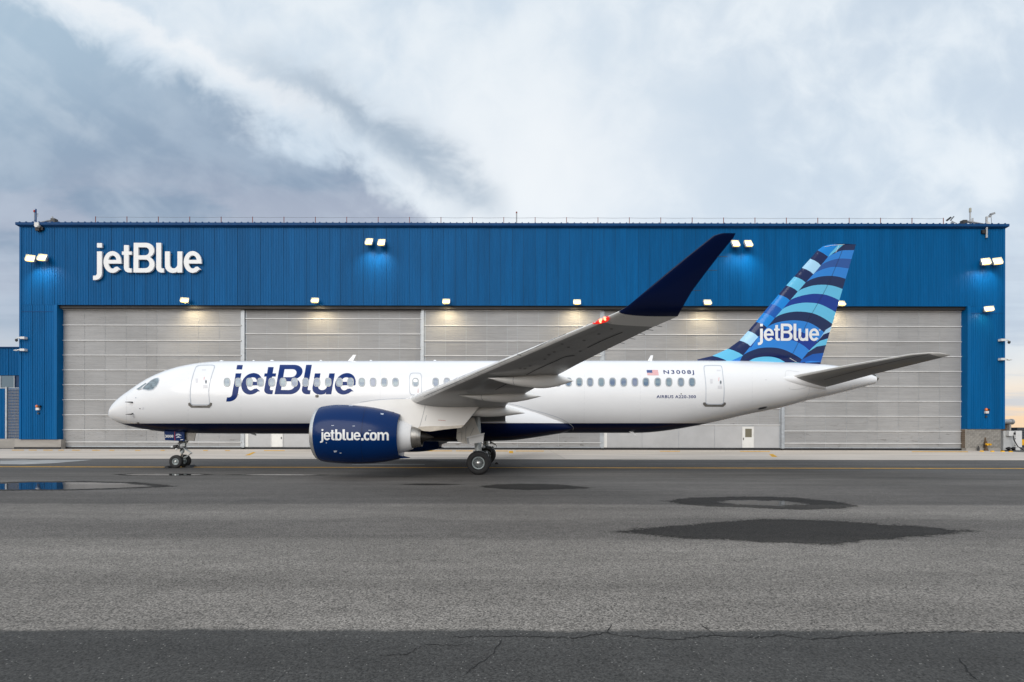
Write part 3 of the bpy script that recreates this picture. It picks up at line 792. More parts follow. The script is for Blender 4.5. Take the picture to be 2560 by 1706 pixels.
# ---- floodlights
def spot(loc, target, power, size=100, blend=0.6, color=(1, .93, .80), parent=None, radius=.15):
    l = bpy.data.lights.new('lamp_light', 'SPOT'); l.energy = power; l.spot_size = R(size); l.spot_blend = blend; l.color = color; l.shadow_soft_size = radius
    o = bpy.data.objects.new('lamp_light', l); COL.objects.link(o); o.location = loc
    o.rotation_euler = (Vector(target) - Vector(loc)).to_track_quat('-Z', 'Y').to_euler()
    if parent: o.parent = parent; o.matrix_parent_inverse = Matrix.Translation(-Vector(parent.location))
def flood(px, py, w, h, label, yaw=0.0, power=60, both=True, wall_glow=True, tilt=R(38), down=6):
    c = Vector((wx(px, W0 - .55), W0 - .55, wz(py, W0 - .55)))
    f = empty('floodlight', (c.x, W0, c.z), label, 'floodlight', 'lit floodlights on the hangar wall')
    rot = Matrix.Rotation(yaw, 3, 'Z') @ Matrix.Rotation(-tilt, 3, 'X')
    ex, ey, ez = rot @ Vector((1, 0, 0)), rot @ Vector((0, 1, 0)), rot @ Vector((0, 0, 1))
    MB().obox(c + ey * .06, ex * w / 2, ey * .055, ez * h / 2).build('housing', M['offwhite'], f)
    vis = MB(); vis.obox(c - ey * .03 + ez * (h / 2 + .015), ex * (w / 2 + .02), ey * .12, ez * .012)
    for s_ in (-1, 1): vis.obox(c - ey * .02 + ex * s_ * (w / 2 + .012), ex * .01, ey * .10, ez * h / 2)
    vis.build('visor', M['offwhite'], f)
    for s_ in (.25, -.25):
        MB().obox(c - ey * .004 + ez * h * s_, ex * (w / 2 - .03), ey * .008, ez * (h / 4 - .03)).build('lit_lens', M['lamp'], f)
    MB().obox(c - ey * .0 - ez * (h / 2 + .03), ex * w * .3, ey * .03, ez * .03).build('reflector_lip', M['lampyel'], f)
    MB().tube([c + ey * .1, Vector((c.x, W0 - .04, c.z - .02))], .035, 8).build('bracket_arm', M['grey'], f)
    MB().box(c.x - .12, c.x + .12, W0 - .07, W0 - .045, c.z - .16, c.z + .12).build('mounting_plate', M['grey'], f)
    b0 = c - ez * (h / 2 + .12) - ey * .02 + Vector((0, -.12 if h > .6 else 0, 0))
    lo = h < .6
    spot(b0, b0 + Vector((0 if yaw == 0 else math.sin(yaw) * .6, .42 if lo else .16, -1)), power, 150 if lo else 130, 1.0, (1.0, .80, .48) if lo else (1.0, .97, .94), f)
spec_hi = [(75, 649, 'lit twin floodlight, outer one on the left corner of the wall', .5), (105, 647, 'lit twin floodlight, inner one on the left corner of the wall', .35),
           (922, 606, 'left lamp of the bright pair above the second door leaf', 0), (953, 608, 'right lamp of the bright pair above the second door leaf', 0),
           (1838, 609, 'left lamp of the bright pair beside the winglet tip', 0), (1870, 609, 'right lamp of the bright pair beside the winglet tip', 0),
           (2464, 653, 'inner lamp of the pair at the right corner of the wall', -.45), (2493, 652, 'outer lamp of the pair at the right corner of the wall', -.45)]
for px, py, lb, yw in spec_hi: flood(px, py, .66, .74, lb, yw, 190)
spec_lo = [(461, 753, 'single small floodlight above the first door leaf', 0.3), (787, 753, 'single small floodlight above the middle of the second door leaf', 0.1), (1115, 755, 'single small floodlight above the left half of the middle door leaf', 0),
           (1442, 756, 'single small floodlight above the wing navigation light', 0), (1768, 756, 'single small floodlight above the fourth door leaf, under the winglet', 0), (2102, 758, 'single small floodlight partly behind the tail fin edge', 0),
           (2472, 771, 'single small floodlight low on the right pillar', -.5)]
for px, py, lb, yw in spec_lo: flood(px, py, .68, .46, lb, yw, 430 if px < 2400 else 60)

# ------------------------------------------------------------------ airplane
def paint(name, col, rough=0.28, coat=0.7, low=None, line=None, spec=0.5, crough=.05):
    """gloss aircraft paint; with low/line a second colour below a level paint line"""
    m = mat(name, col, rough, coat=coat, spec=spec); b = NB(m.node_tree); p = m.node_tree.nodes['Principled BSDF']
    p.inputs['Coat Roughness'].default_value = crough
    pos = b.n('ShaderNodeNewGeometry').outputs['Position']; x, y, z = b.sep(pos)
    n = b.noise(b.scalev(pos, (0.5, 0.5, 0.8)), 1.0, 5, 0.6)
    f = b.smooth(n, 0.25, 0.75, 0.97, 1.02)
    c = b.n('ShaderNodeVectorMath', operation='SCALE'); c.inputs[0].default_value = col; b.link(f, c.inputs['Scale'])
    outc = c.outputs[0]
    if low:
        zl = b.m('ADD', line[0], b.m('MULTIPLY', x, line[1]))
        msk = b.m('LESS_THAN', z, zl); outc = b.mix(msk, outc, low)
        b.link(b.smooth(msk, 0, 1, coat, .12), p.inputs['Coat Weight']); b.link(b.smooth(msk, 0, 1, spec, .12), p.inputs['Specular IOR Level'])
    b.link(outc, p.inputs['Base Color'])
    bp = b.n('ShaderNodeBump'); bp.inputs['Strength'].default_value = 0.06; bp.inputs['Distance'].default_value = 0.02
    b.link(b.noise(b.scalev(pos, (0.9, 0.9, 1.1)), 1.0, 2, 0.5), bp.inputs['Height'])
    b.link(bp.outputs[0], p.inputs['Coat Normal'])
    return m
NAVY = (0.001, 0.006, 0.040)
M['white'] = paint('white_gloss', (0.86, 0.865, 0.88), 0.32, 0.5)
M['whitenavy'] = paint('white_over_navy_gloss', (0.86, 0.865, 0.88), 0.32, 0.5, NAVY, (2.268, 0.0022))
M['navy'] = paint('navy_gloss', NAVY, 0.3, 0.12, spec=.12)
M['engblue'] = paint('engine_blue_gloss', (0.0, 0.021, 0.105), 0.25, 0.22, spec=.10, crough=.16)
M['logoblue'] = paint('lettering_blue', srgb(8, 44, 108), 0.3, 0.10, spec=.12)
M['wgrey'] = vary(mat('wing_grey', (0.285, 0.286, 0.286), 0.38, coat=0.25), (0.8, 0.8, 2), 0.09, use='World')
M['wlight'] = vary(mat('leading_edge_pale', (0.80, 0.79, 0.77), 0.3, 0.0, coat=.3), (1, 1, 1), 0.05)
M['fairing'] = paint('fairing_grey_white', (0.80, 0.79, 0.77), 0.32, 0.4)
M['alu'] = vary(mat('bare_aluminium', (0.74, 0.73, 0.71), 0.30, 0.85), (3, 3, 3), 0.08)
M['steel'] = vary(mat('nozzle_steel', (0.42, 0.40, 0.37), 0.32, 0.9), (6, 2, 2), 0.2)
M['heat'] = vary(mat('heat_stained_shield', (0.50, 0.46, 0.40), 0.45, 0.3), (2.5, 2, 5), 0.22, use='World')
M['burnt'] = mat('burnt_steel', (0.05, 0.045, 0.04), 0.35, 0.7)
M['tyre'] = vary(mat('tyre_rubber', (0.016, 0.016, 0.017), 0.75), (6, 6, 6), 0.25, 0.1)
M['rim'] = vary(mat('wheel_rim', (0.27, 0.31, 0.32), 0.4, 0.5), (8, 8, 8), 0.15)
M['gear'] = vary(mat('gear_leg_grey', (0.45, 0.48, 0.48), 0.4, 0.2), (5, 5, 5), 0.15)
M['chrome'] = mat('polished_piston', (0.8, 0.8, 0.8), 0.1, 1.0)
M['traywhite'] = mat('tray_white', (0.78, 0.78, 0.77), 0.4)
M['gearwhite'] = vary(mat('gear_door_white', (0.74, 0.70, 0.63), 0.45), (2, 2, 2), 0.12, use='World')
M['trim'] = mat('door_trim_grey', (0.50, 0.54, 0.60), 0.4)
M['sill'] = vary(mat('scuff_plate', (0.22, 0.21, 0.195), 0.45, 0.4), (4, 4, 4), 0.2)
M['winframe'] = mat('window_surround', (0.36, 0.385, 0.40), 0.35, 0.1)
M['line'] = mat('panel_line', (0.28, 0.29, 0.31), 0.6)
M['greyline'] = mat('panel_line_dark', (0.05, 0.05, 0.05), 0.6)
M['cockpit'] = vary(mat('cockpit_glass', (0.13, 0.175, 0.20), 0.06, spec=0.8, coat=1.0), (3.5, 2, 7), 0.55, 0.02, use='World')
M['cockpitpost'] = mat('cockpit_pillar', (0.30, 0.33, 0.36), 0.4)
M['red'] = mat('red_marking', (0.45, 0.02, 0.02), 0.5)
M['flagred'] = mat('flag_red', (0.75, 0.16, 0.17), 0.4); M['flagblue'] = mat('flag_blue', (0.06, 0.10, 0.26), 0.4)
def pane_mat():
    m = mat('cabin_pane', (0.2, 0.3, 0.42), 0.12, coat=0.8); b = NB(m.node_tree); p = m.node_tree.nodes['Principled BSDF']
    tc = b.n('ShaderNodeTexCoord').outputs['Object']; rnd = b.n('ShaderNodeObjectInfo').outputs['Random']
    x, y, z = b.sep(tc)
    n = b.noise(b.comb(b.m('MULTIPLY', rnd, 40), b.m('MULTIPLY', x, .7), b.m('MULTIPLY', z, 4.5)), 1.0, 3, 0.5)
    c1 = b.mix(b.smooth(n, .35, .65), (0.10, 0.165, 0.26), (0.24, 0.32, 0.36))
    c2 = b.mix(b.smooth(rnd, .6, 1.0, 0, .35), c1, (0.22, 0.18, 0.38))
    b.link(c2, p.inputs['Base Color']); return m
M['pane'] = pane_mat()

air = empty('airplane', (0, D0, 0), 'white and navy twin-engine airliner with a striped blue tail parked before the hangar', 'airplane')

# ---- fuselage: photo silhouette (column, top row, bottom row, half width m)
FUS = [(278.9, 1034.5, 1040.5, .08), (281, 1028.5, 1046.5, .25), (285, 1022, 1050.5, .38), (292.5, 1012.5, 1055, .55), (303, 1001.5, 1059.8, .70), (324, 985.2, 1066.3, .93),
       (343.5, 972.4, 1071.2, 1.10), (360.5, 961.2, 1074.5, 1.22), (377.5, 950.2, 1077, 1.32), (398.7, 938.8, 1080, 1.42), (420, 929.2, 1082.3, 1.50), (441, 921.8, 1083.7, 1.565), (462.5, 915.9, 1084.5, 1.62),
       (483.7, 911.5, 1085, 1.66), (505, 908, 1085.4, 1.69), (526, 905.7, 1085.6, 1.71), (547.5, 904.2, 1085.7, 1.725), (569, 903.4, 1085.8, 1.735), (632, 903, 1086, 1.75), (900, 902.2, 1085.6, 1.755), (1200, 901.4, 1084, 1.755),
       (1500, 900.6, 1082.5, 1.755), (1595, 900.4, 1082.2, 1.75), (1634.6, 900.4, 1080, 1.74), (1693, 900.4, 1072.2, 1.715), (1771.5, 900.4, 1057.5, 1.63), (1860, 900.8, 1037.3, 1.49), (1953, 904, 1018, 1.28), (2013.6, 906.5, 1001.5, 1.10), (2083.8, 912, 985.5, .86), (2149, 926, 968.5, .48), (2184, 937, 959, .24)]
def fus_at(px):
    yt, yb, hw = interp(FUS, px)
    k = D0 / F; zt = H + (HY - yt) * k * 0.990; zb = H + (HY - yb) * k
    return (px - CX) * k, zt, zb, hw
def fring(px, n=72, e=2.06):
    x, zt, zb, hw = fus_at(px); zc, hh = (zt + zb) / 2, (zt - zb) / 2; out = []
    for i in range(n):
        w = 2 * math.pi * i / n; c, s_ = math.cos(w), math.sin(w)
        out.append((x, D0 + hw * math.copysign(abs(c) ** (2 / e), c), zc + hh * math.copysign(abs(s_) ** (2 / e), s_)))
    return out
sts = [278.9, 279.6, 281, 283, 285, 288, 292.5, 297, 303, 309, 316] + [324 + 8 * i for i in range(31)] + [580 + 30 * i for i in range(34)] + [1600 + 12 * i for i in range(49)] + [2184]
fus = MB().loft([fring(p) for p in sts]).build('fuselage', M['whitenavy'], air, 50)
BV = bvh_of(fus)

# ---- wing to body fairing
BF = [(-8.4, 2.5, 1.2, .4, .45), (-7.6, 2.5, 1.56, .95, .76), (-6.8, 2.5, 1.78, 1.25, .96), (-5.5, 2.5, 1.92, 1.5, 1.1), (-3.0, 2.47, 1.97, 1.55, 1.12), (-1.0, 2.42, 1.95, 1.45, 1.04), (0, 2.36, 1.88, 1.28, .94),
      (1.0, 2.26, 1.74, 1.03, .72), (2.0, 2.13, 1.46, .74, .43), (2.7, 2.06, 1.17, .42, .23), (2.98, 2.05, .95, .1, .08)]
def bring(x, n=56, e=2.5):
    zc, hw, ht, hb = interp(BF, x); out = []
    for i in range(n):
        w = 2 * math.pi * i / n; c, s_ = math.cos(w), math.sin(w)
        out.append((x, D0 + hw * math.copysign(abs(c) ** (2 / e), c), zc + (ht if s_ > 0 else hb) * math.copysign(abs(s_) ** (2 / e), s_)))
    return out
bel = MB().loft([bring(-8.4 + 11.38 * i / 48) for i in range(49)]).build('belly_fairing', M['whitenavy'], air, 50)

# ---- lifting surfaces
def foil(le, te, up, t, n=14, camber=0.015):
    """closed section, leading edge first along the upper side; t: thickness ratio"""
    le, te, up = Vector(le), Vector(te), Vector(up).normalized(); ch = te - le; c = ch.length
    xs = [(1 - math.cos(math.pi * i / n)) / 2 for i in range(n + 1)]
    yt = lambda x: 5 * t * (0.36 * math.sqrt(x) - .1891 * x - .3516 * x * x + .2843 * x ** 3 - .1036 * x ** 4)
    cm = lambda x: camber * 4 * x * (1 - x)
    upx = [le + ch * x + up * c * (cm(x) + yt(x)) for x in xs]; lo = [le + ch * x + up * c * (cm(x) - yt(x)) for x in xs]
    return upx[::-1] + lo[1:-1] + [lo[-1] - up * 0.002], xs
NF = 14
def edge_mat(i, k):           # pale strip round the leading edge
    return 1 if abs(k - (NF - .5)) < 1.6 or i >= TIP[0] else 0
TIP = [99]
def mirror_y(o, name, parent, flip=True):
    me = o.data.copy()
    for v in me.vertices: v.co.y = 2 * D0 - v.co.y
    bm = bmesh.new(); bm.from_mesh(me); bmesh.ops.reverse_faces(bm, faces=bm.faces); bm.to_mesh(me); bm.free()
    return obj(name, me, parent)
def leX(s_): return -4.06 + (s_ - 5.6) * .557
def leZ(s_): return 3.16 + (s_ - 5.6) * .088 if s_ > 5.6 else 2.72 + (s_ - 1.2) * .1
TE = [(0.6, -.3, 2.2), (1.9, -.3, 2.35), (4, -.29, 2.68), (6, -.22, 2.95), (8, .36, 3.17), (12.5, 1.70, 3.66), (16.2, 2.80, 3.96)]
Z1 = Vector((0, 0, 1))
WST = []
for s_ in (0.6, 1.9, 3, 4, 5, 5.6, 6.3, 7, 8, 9.5, 11, 12.5, 14, 15.2, 16.0):
    tx, tz = interp(TE, s_); WST.append(((leX(s_), D0 - s_, leZ(s_)), (tx, D0 - s_, tz), Z1, .140 - .0018 * s_))
WST.append(((1.86, D0 - 16.38, 4.085), (2.92, D0 - 16.4, 3.985), (0, .25, 1), .10))
WST.append(((1.95, D0 - 16.58, 4.10), (3.02, D0 - 16.6, 4.015), (0, .55, 1), .10))
rings = [foil(a, b_, u, t, NF)[0] for a, b_, u, t in WST]
TIP[0] = len(WST) - 3
wing = MB().loft(rings, mfun=edge_mat).build('wing', [M['wgrey'], M['wlight']], air, 50)
WL = [WST[-1], ((2.085, D0 - 16.78, 4.17), (3.01, D0 - 16.78, 4.07), (0, .8, .7), .09), ((2.23, D0 - 16.92, 4.285), (3.06, D0 - 16.9, 4.2), (0, 1, .45), .085), ((2.37, D0 - 17.02, 4.40), (3.135, D0 - 17.0, 4.36), (0, 1, .38), .08), ((2.70, D0 - 17.18, 4.67), (3.30, D0 - 17.18, 4.62), (0, 1, .34), .08),
      ((3.01, D0 - 17.34, 4.91), (3.47, D0 - 17.34, 4.87), (0, 1, .34), .08), ((3.31, D0 - 17.5, 5.14), (3.645, D0 - 17.5, 5.11), (0, 1, .34), .08), ((3.40, D0 - 17.52, 5.165), (3.66, D0 - 17.52, 5.155), (0, 1, .34), .06), ((3.47, D0 - 17.53, 5.175), (3.665, D0 - 17.53, 5.172), (0, 1, .34), .02)]
wlet = MB().loft([foil(a, b_, u, t, NF, .0)[0] for a, b_, u, t in WL]).build('winglet', M['navy'], air, 50)
wing2 = mirror_y(wing, 'wing', air); wlet2 = mirror_y(wlet, 'winglet', air)
BVW = bvh_of(wing)
# flap, aileron and slat gaps on the underside, read off the photo
def seam(name, pts, bvh, parent, m, w=1.0, off=.006):
    pts = curve(pts, 6); P = []
    for i, p in enumerate(pts):
        a, c = Vector(pts[max(i - 1, 0)]), Vector(pts[min(i + 1, len(pts) - 1)]); t = (c - a).normalized(); n_ = Vector((-t.y, t.x)) * w / 2
        q, r = surf(p[0] + n_.x, p[1] + n_.y, bvh, off), surf(p[0] - n_.x, p[1] - n_.y, bvh, off)
        if q is not None and r is not None: P.append((q, r))
    if len(P) < 2: return
    me = bpy.data.meshes.new(name); me.from_pydata([tuple(x) for pr in P for x in pr], [], [(2 * i, 2 * i + 1, 2 * i + 3, 2 * i + 2) for i in range(len(P) - 1)]); me.materials.append(m)
    return obj(name, me, parent)
seam('flap_gap', [(1316, 937), (1345, 922), (1383, 905), (1412, 892), (1436, 889)], BVW, wing, M['greyline'], 1.6)
seam('flap_gap', [(1238, 975), (1262, 962), (1280, 952)], BVW, wing, M['greyline'], 1.6)
seam('aileron_gap', [(1468, 869), (1510, 849), (1556, 830)], BVW, wing, M['greyline'], 1.5)
seam('slat_gap', [(1060, 992), (1200, 930), (1300, 886), (1400, 841), (1478, 808)], BVW, wing, M['greyline'], .7)
seam('slat_joint', [(1291, 880), (1294, 886), (1303, 889)], BVW, wing, M['greyline'], 1.2)
for px, py in ((1385, 880), (1372, 887), (1362, 898), (1300, 921), (1312, 922), (1325, 915), (1421, 868), (1450, 878), (1460, 851), (1497, 835), (1528, 822), (1405, 860)):
    decal('access_panel', [(sup(px, py, 4.2, 1.7, 16, 2), [])], BVW, M['panelgrey'] if 'panelgrey' in M else M.setdefault('panelgrey', mat('access_panel_grey', (.14, .14, .138), .45)), wing, .004, 2, 2)
# static wicks along the trailing edge
for a, b_ in (((1633, 813), (1655, 817)), ((1610, 823), (1633, 826)), ((1590, 832), (1612, 836)), ((1570, 845), (1588, 848)), ((1545, 856), (1561, 859))):
    s_ = 15.9 - (1633 - a[0]) * .028; d = D0 - s_
    MB().tube([at(*a, d), at(*b_, d)], .006, 5).build('static_wick', M['darkgrey'], wing)
for a, b_, d in (((1793, 641), (1818, 641), 8.55), ((1767, 675.5), (1792, 675.5), 8.7), ((1728, 726), (1752, 726), 8.9)):
    MB().tube([at(*a, d), at(*b_, d)], .005, 5).build('static_wick', M['darkgrey'], wlet)
# navigation light in the leading edge
M['lightglass'] = mat('red_lens', (0.16, 0.012, 0.01), 0.08, coat=1.0, emit=(1.0, 0.02, 0.01), estr=0.7)
M['lightlit'] = mat('red_lamp_lit', (1, .1, .05), 0.3, emit=(1.0, 0.10, 0.05), estr=9)
BVW2 = bvh_of(wing, wlet)
nl = decal('navigation_light', [(chaikin([(1475, 808), (1477, 803), (1495, 796), (1522, 788.5), (1524, 796), (1519, 803), (1500, 808.5), (1482, 810)], 2), [])], BVW2, M['lightglass'], wing, .014, 2.5, 2)
for x, y in ((1504, 798.5), (1513.5, 796.5), (1502, 802.5)):
    decal('lamp', [(sup(x, y, 3.0, 3.0, 12, 2), [])], BVW2, M['lightlit'], nl, .022, 2, 2)

# ---- flap track fairings
def canoe(x0, x1, d, ztop, depth, hw, z_drop=0.0):
    rings = []; n = 24
    for i in range(n + 1):
        t = i / n; x = x0 + (x1 - x0) * t; e = max(.001, (math.sin(math.pi * min(1, max(0, t)) ** .88)) ** .62) if 0 < t < 1 else .01
        zt = ztop(x); zb = zt - depth * e
        if t > .72: zt = zt - (zt - (zb)) * 0.0
        zc, hh = (zt + zb) / 2, (zt - zb) / 2; ring = []
        for k in range(20):
            w = 2 * math.pi * k / 20; ring.append((x, d + hw * min(1, e * 1.15) * math.cos(w), zc + hh * math.sin(w)))
        rings.append(ring)
    return MB().loft(rings)
def px_canoe(name, x0, y0, x1, y1, top, ybot, d, hw):
    a, b_ = at(x0, y0, d), at(x1, y1, d)
    topc = curve([(at(*p, d).x, at(*p, d).z) for p in [(x0, y0)] + top + [(x1, y1)]], 8)
    def zt(x):
        for (p, q), (r, s_) in zip(topc, topc[1:]):
            if p <= x <= r: return q + (s_ - q) * (x - p) / (r - p + 1e-9)
        return topc[-1][1] if x > topc[-1][0] else topc[0][1]
    bot = curve([(at(*p, d).x, at(*p, d).z) for p in [(x0, y0)] + ybot + [(x1, y1)]], 8)
    def zb(x):
        for (p, q), (r, s_) in zip(bot, bot[1:]):
            if p <= x <= r: return q + (s_ - q) * (x - p) / (r - p + 1e-9)
        return bot[-1][1] if x > bot[-1][0] else bot[0][1]
    rings = []; n = 30; L = b_.x - a.x
    for i in range(n + 1):
        t = i / n; x = a.x + L * (t * .998 + .001); u, l = zt(x), zb(x); hh = max(.004, (u - l) / 2); zc = (u + l) / 2
        ww = hw * max(.02, math.sin(math.pi * t) ** .6); ring = []
        for k in range(24):
            w = 2 * math.pi * k / 24; ring.append((x, d + ww * math.cos(w), zc + hh * math.sin(w)))
        rings.append(ring)
    o = MB().loft(rings).build(name, M['fairing'], air, 50); mirror_y(o, name, air); return o
c1 = px_canoe('flap_fairing', 1219, 945.5, 1434, 952.5, [(1290, 941), (1340, 935), (1375, 932), (1395, 936)], [(1245, 954), (1280, 963), (1320, 969), (1362, 971), (1400, 964)], 14.75, .19)
c2 = px_canoe('flap_fairing', 1147, 989, 1354, 991, [(1210, 985), (1250, 977), (1290, 974), (1310, 977)], [(1175, 996), (1205, 1002), (1240, 1006.5), (1275, 1007), (1315, 1001)], 17.75, .22)
c3 = px_canoe('flap_fairing', 1120, 1034, 1313, 1033.5, [(1170, 1022), (1220, 1015), (1260, 1015), (1285, 1021)], [(1145, 1038), (1185, 1041), (1225, 1043), (1260, 1041), (1290, 1037)], 20.75, .25)
for c, pts in ((c1, [(1284, 941.5), (1282.5, 953), (1287, 966)]), (c2, [(1205, 985), (1203, 994), (1209, 1003)])): seam('panel_seam', pts, bvh_of(c), c, M['line'], .8)

# ---- engines
EY, EZ = 20.4, 1.77
axis = lambda t: (0, EZ - .0 + (-.085) * max(0, (t + 7.0)) / 2.6 * (1 if t < -3 else 1))
PROF = [(-7.735, .985), (-7.70, 1.03), (-7.64, 1.065), (-7.57, 1.09)]
COWL = [(-7.57, 1.09), (-7.45, 1.118), (-7.3, 1.142), (-7.0, 1.166), (-6.7, 1.176), (-6.3, 1.174), (-5.9, 1.155), (-5.5, 1.12), (-5.1, 1.06), (-4.8, .995), (-4.55, .93), (-4.42, .885), (-4.42, .865), (-4.7, .87), (-5.2, .86)]
def engine():
    o = (0, EY, 0)
    nac = MB().lathe(COWL, o, 'X', 72, 0, axis).build('nacelle', M['engblue'], air, 35)
    MB().lathe([(-7.2, .90), (-7.55, .925), (-7.68, .945), (-7.735, .985)] + PROF[1:], o, 'X', 72, 0, axis).build('inlet_lip', M['alu'], nac, 40)
    MB().lathe([(-7.2, .90), (-6.6, .92)], o, 'X', 48, 0, axis).build('inlet_duct', M['grey'], nac, 40)
    fan = MB().lathe([(-6.6, .92), (-6.6, .0)], o, 'X', 48, 0, axis)
    for k in range(20):
        w = 2 * math.pi * k / 20; c, s_ = math.cos(w), math.sin(w); z0 = axis(-6.7)[1]
        fan.add([(-6.75, EY + .28 * c, z0 + .28 * s_), (-6.75, EY + .9 * math.cos(w + .15), z0 + .9 * math.sin(w + .15)), (-6.62, EY + .9 * math.cos(w + .34), z0 + .9 * math.sin(w + .34)), (-6.62, EY + .28 * math.cos(w + .3), z0 + .28 * math.sin(w + .3))], [(0, 1, 2, 3)])
    fan.build('fan', M['darkgrey'], nac)
    MB().lathe([(-7.15, .0), (-7.05, .10), (-6.8, .25), (-6.62, .3)], o, 'X', 24, 0, axis).build('spinner', M['darkgrey'], nac, 40)
    MB().lathe([(-5.2, .86), (-5.2, .66), (-4.8, .70), (-4.45, .675), (-4.2, .60), (-3.97, .505), (-3.97, .47)], o, 'X', 56, 0, axis).build('core_cowl', M['white'], nac, 40)
    MB().lathe([(-4.05, .465), (-3.85, .44), (-3.60, .385), (-3.60, .36), (-3.9, .38)], o, 'X', 56, 0, axis).build('exhaust_nozzle', M['steel'], nac, 40)
    MB().lathe([(-3.9, .38), (-3.9, .26), (-3.6, .225), (-3.35, .12), (-3.12, .01)], o, 'X', 32, 0, axis).build('exhaust_plug', M['burnt'], nac, 40)
    z0 = axis(-4.6)[1]
    v = [(-4.7, EY - .09, z0 - .55), (-4.28, EY - .05, z0 - .5), (-4.36, EY - .05, z0 - .90), (-4.7, EY - .09, z0 - .88)]
    MB().add(v + [(x, 2 * EY - y, z) for x, y, z in v], [(0, 1, 2, 3), (7, 6, 5, 4), (0, 4, 5, 1), (1, 5, 6, 2), (2, 6, 7, 3)]).build('strut_fairing', M['white'], nac)
    bk = MB().loft([[(-4.75, EY + .30 * math.cos(w), z0 - .80 - .125 * math.sin(w)) for w in [math.pi * 2 * k / 16 for k in range(16)]], [(-4.4, EY + .24 * math.cos(w), z0 - .84 - .055 * math.sin(w)) for w in [math.pi * 2 * k / 16 for k in range(16)]], [(-4.1, EY + .10 * math.cos(w), z0 - .865 - .012 * math.sin(w)) for w in [math.pi * 2 * k / 16 for k in range(16)]]])
    bk.build('lower_cowl_tail', M['engblue'], nac, 40)
    tk = [[(-4.95 + .28 * i, EY + (.30 - .05 * i) * math.cos(w), (axis(-4.6)[1] + .905 - .085 * i) + (.09 - .02 * i) * math.sin(w)) for w in [math.pi * 2 * k / 16 for k in range(16)]] for i in range(4)]
    MB().loft(tk).build('upper_cowl_tail', M['engblue'], nac, 40)
    # pylon
    d = 20.2
    top = [(860, 1016), (895, 1009), (940, 1003), (985, 999.5), (1020, 998), (1042, 1000), (1070, 1002), (1120, 1004), (1200, 1006)]
    bot = [(860, 1017), (895, 1020), (940, 1024), (985, 1031), (1003, 1072), (1030, 1072), (1047, 1074), (1075, 1076), (1110, 1072), (1160, 1063), (1201, 1012)]
    tx = [(at(*p, d).x, at(*p, d).z) for p in top]; bx_ = [(at(*p, d).x, at(*p, d).z) for p in bot]
    def lookup(tab, x):
        if x <= tab[0][0]: return tab[0][1]
        for (a, z), (c, w) in zip(tab, tab[1:]):
            if a <= x <= c: return z + (w - z) * (x - a) / (c - a + 1e-9)
        return tab[-1][1]
    xs = sorted(set([p[0] for p in tx] + [p[0] for p in bx_] + [tx[0][0] + (bx_[-1][0] - tx[0][0]) * k / 24 for k in range(25)]))
    rings = []
    L0, L1 = xs[0], xs[-1]
    for x in xs:
        t = (x - L0) / (L1 - L0); hw = .24 * min(1, (max(t, .01) / .3)) ** .55 * (1 - .55 * max(0, (t - .6) / .4)); zt, zb = lookup(tx, x), lookup(bx_, x)
        if zt - zb < .02: zb = zt - .02
        zm = zt + .12
        rings.append([(x, 20.42 - hw, zb + .0), (x, 20.42 - hw, zb + (zt - zb) * .5), (x, 20.42 - hw * .96, zt), (x, 20.42 + hw * .96, zt), (x, 20.42 + hw, zb + (zt - zb) * .5), (x, 20.42 + hw, zb)])
    py = MB().loft(rings).build('pylon', M['fairing'], air, 35)
    sh = [(1046, 1068), (1080, 1066), (1120, 1066), (1160, 1063.5), (1153, 1070), (1110, 1074.5), (1076, 1079.5), (1062, 1078.5), (1047, 1075)]
    MB().prism([(at(*p, d).x, at(*p, d).z) for p in sh], 20.42 - .262, 20.42 + .262).build('heat_shield', M['heat'], py)
    pb = bvh_of(py)
    seam('panel_seam', [(1064, 1009), (1057, 1040), (1048, 1072)], pb, py, M['line'], .9)
    seam('panel_seam', [(1066, 1039), (1063, 1053)], pb, py, M['line'], .9)
    for z in (1053, 1053.2): pass
    seam('red_warning', [(1095, 1051), (1114, 1052.5)], pb, py, M['red'], .8)
    return nac, py
nac, pyl = engine()
BVN = bvh_of(nac)
# engine lettering
def gbox(sh, x0, x1, y0, y1):
    f = lambda x, y: (770 + (x0 + (x1 - x0) * x) / 9.225, 1000 + (y0 + (y1 - y0) * y) / 9.225)
    return warp_shapes(sh, f)
def norm(sh):
    P = [p for o, hs in sh for p in o]; a, b_ = min(p[0] for p in P), max(p[0] for p in P); c, d = min(p[1] for p in P), max(p[1] for p in P)
    return warp_shapes(sh, lambda x, y: ((x - a) / (b_ - a), (y - c) / (d - c)))
for sh in [gbox(norm(GL['j']), 280, 355, 686, 997), gbox(norm(GL['e']), 362, 520, 750, 940), gbox(norm(GL['t']), 518, 614, 704, 938), gbox(GX['b'], 628, 782, 688, 940), gbox(norm(GL['l']), 797, 882, 688, 938),
           gbox(norm(GL['u']), 888, 1042, 755, 940), gbox(norm(GL['e']), 1050, 1215, 750, 940), gbox(GX['.'], 1228, 1282, 888, 943), gbox(GX['c'], 1285, 1427, 756, 940), gbox(GX['o'], 1425, 1590, 756, 940), gbox(GX['m'], 1600, 1863, 752, 940)]:
    decal('lettering', sh, BVN, M['signwhite'], nac, .006, 3, 1.5)
seam('panel_seam', [(914, 1017), (907, 1050), (904, 1080), (903, 1120), (908, 1152)], BVN, nac, M['navy'], .9)
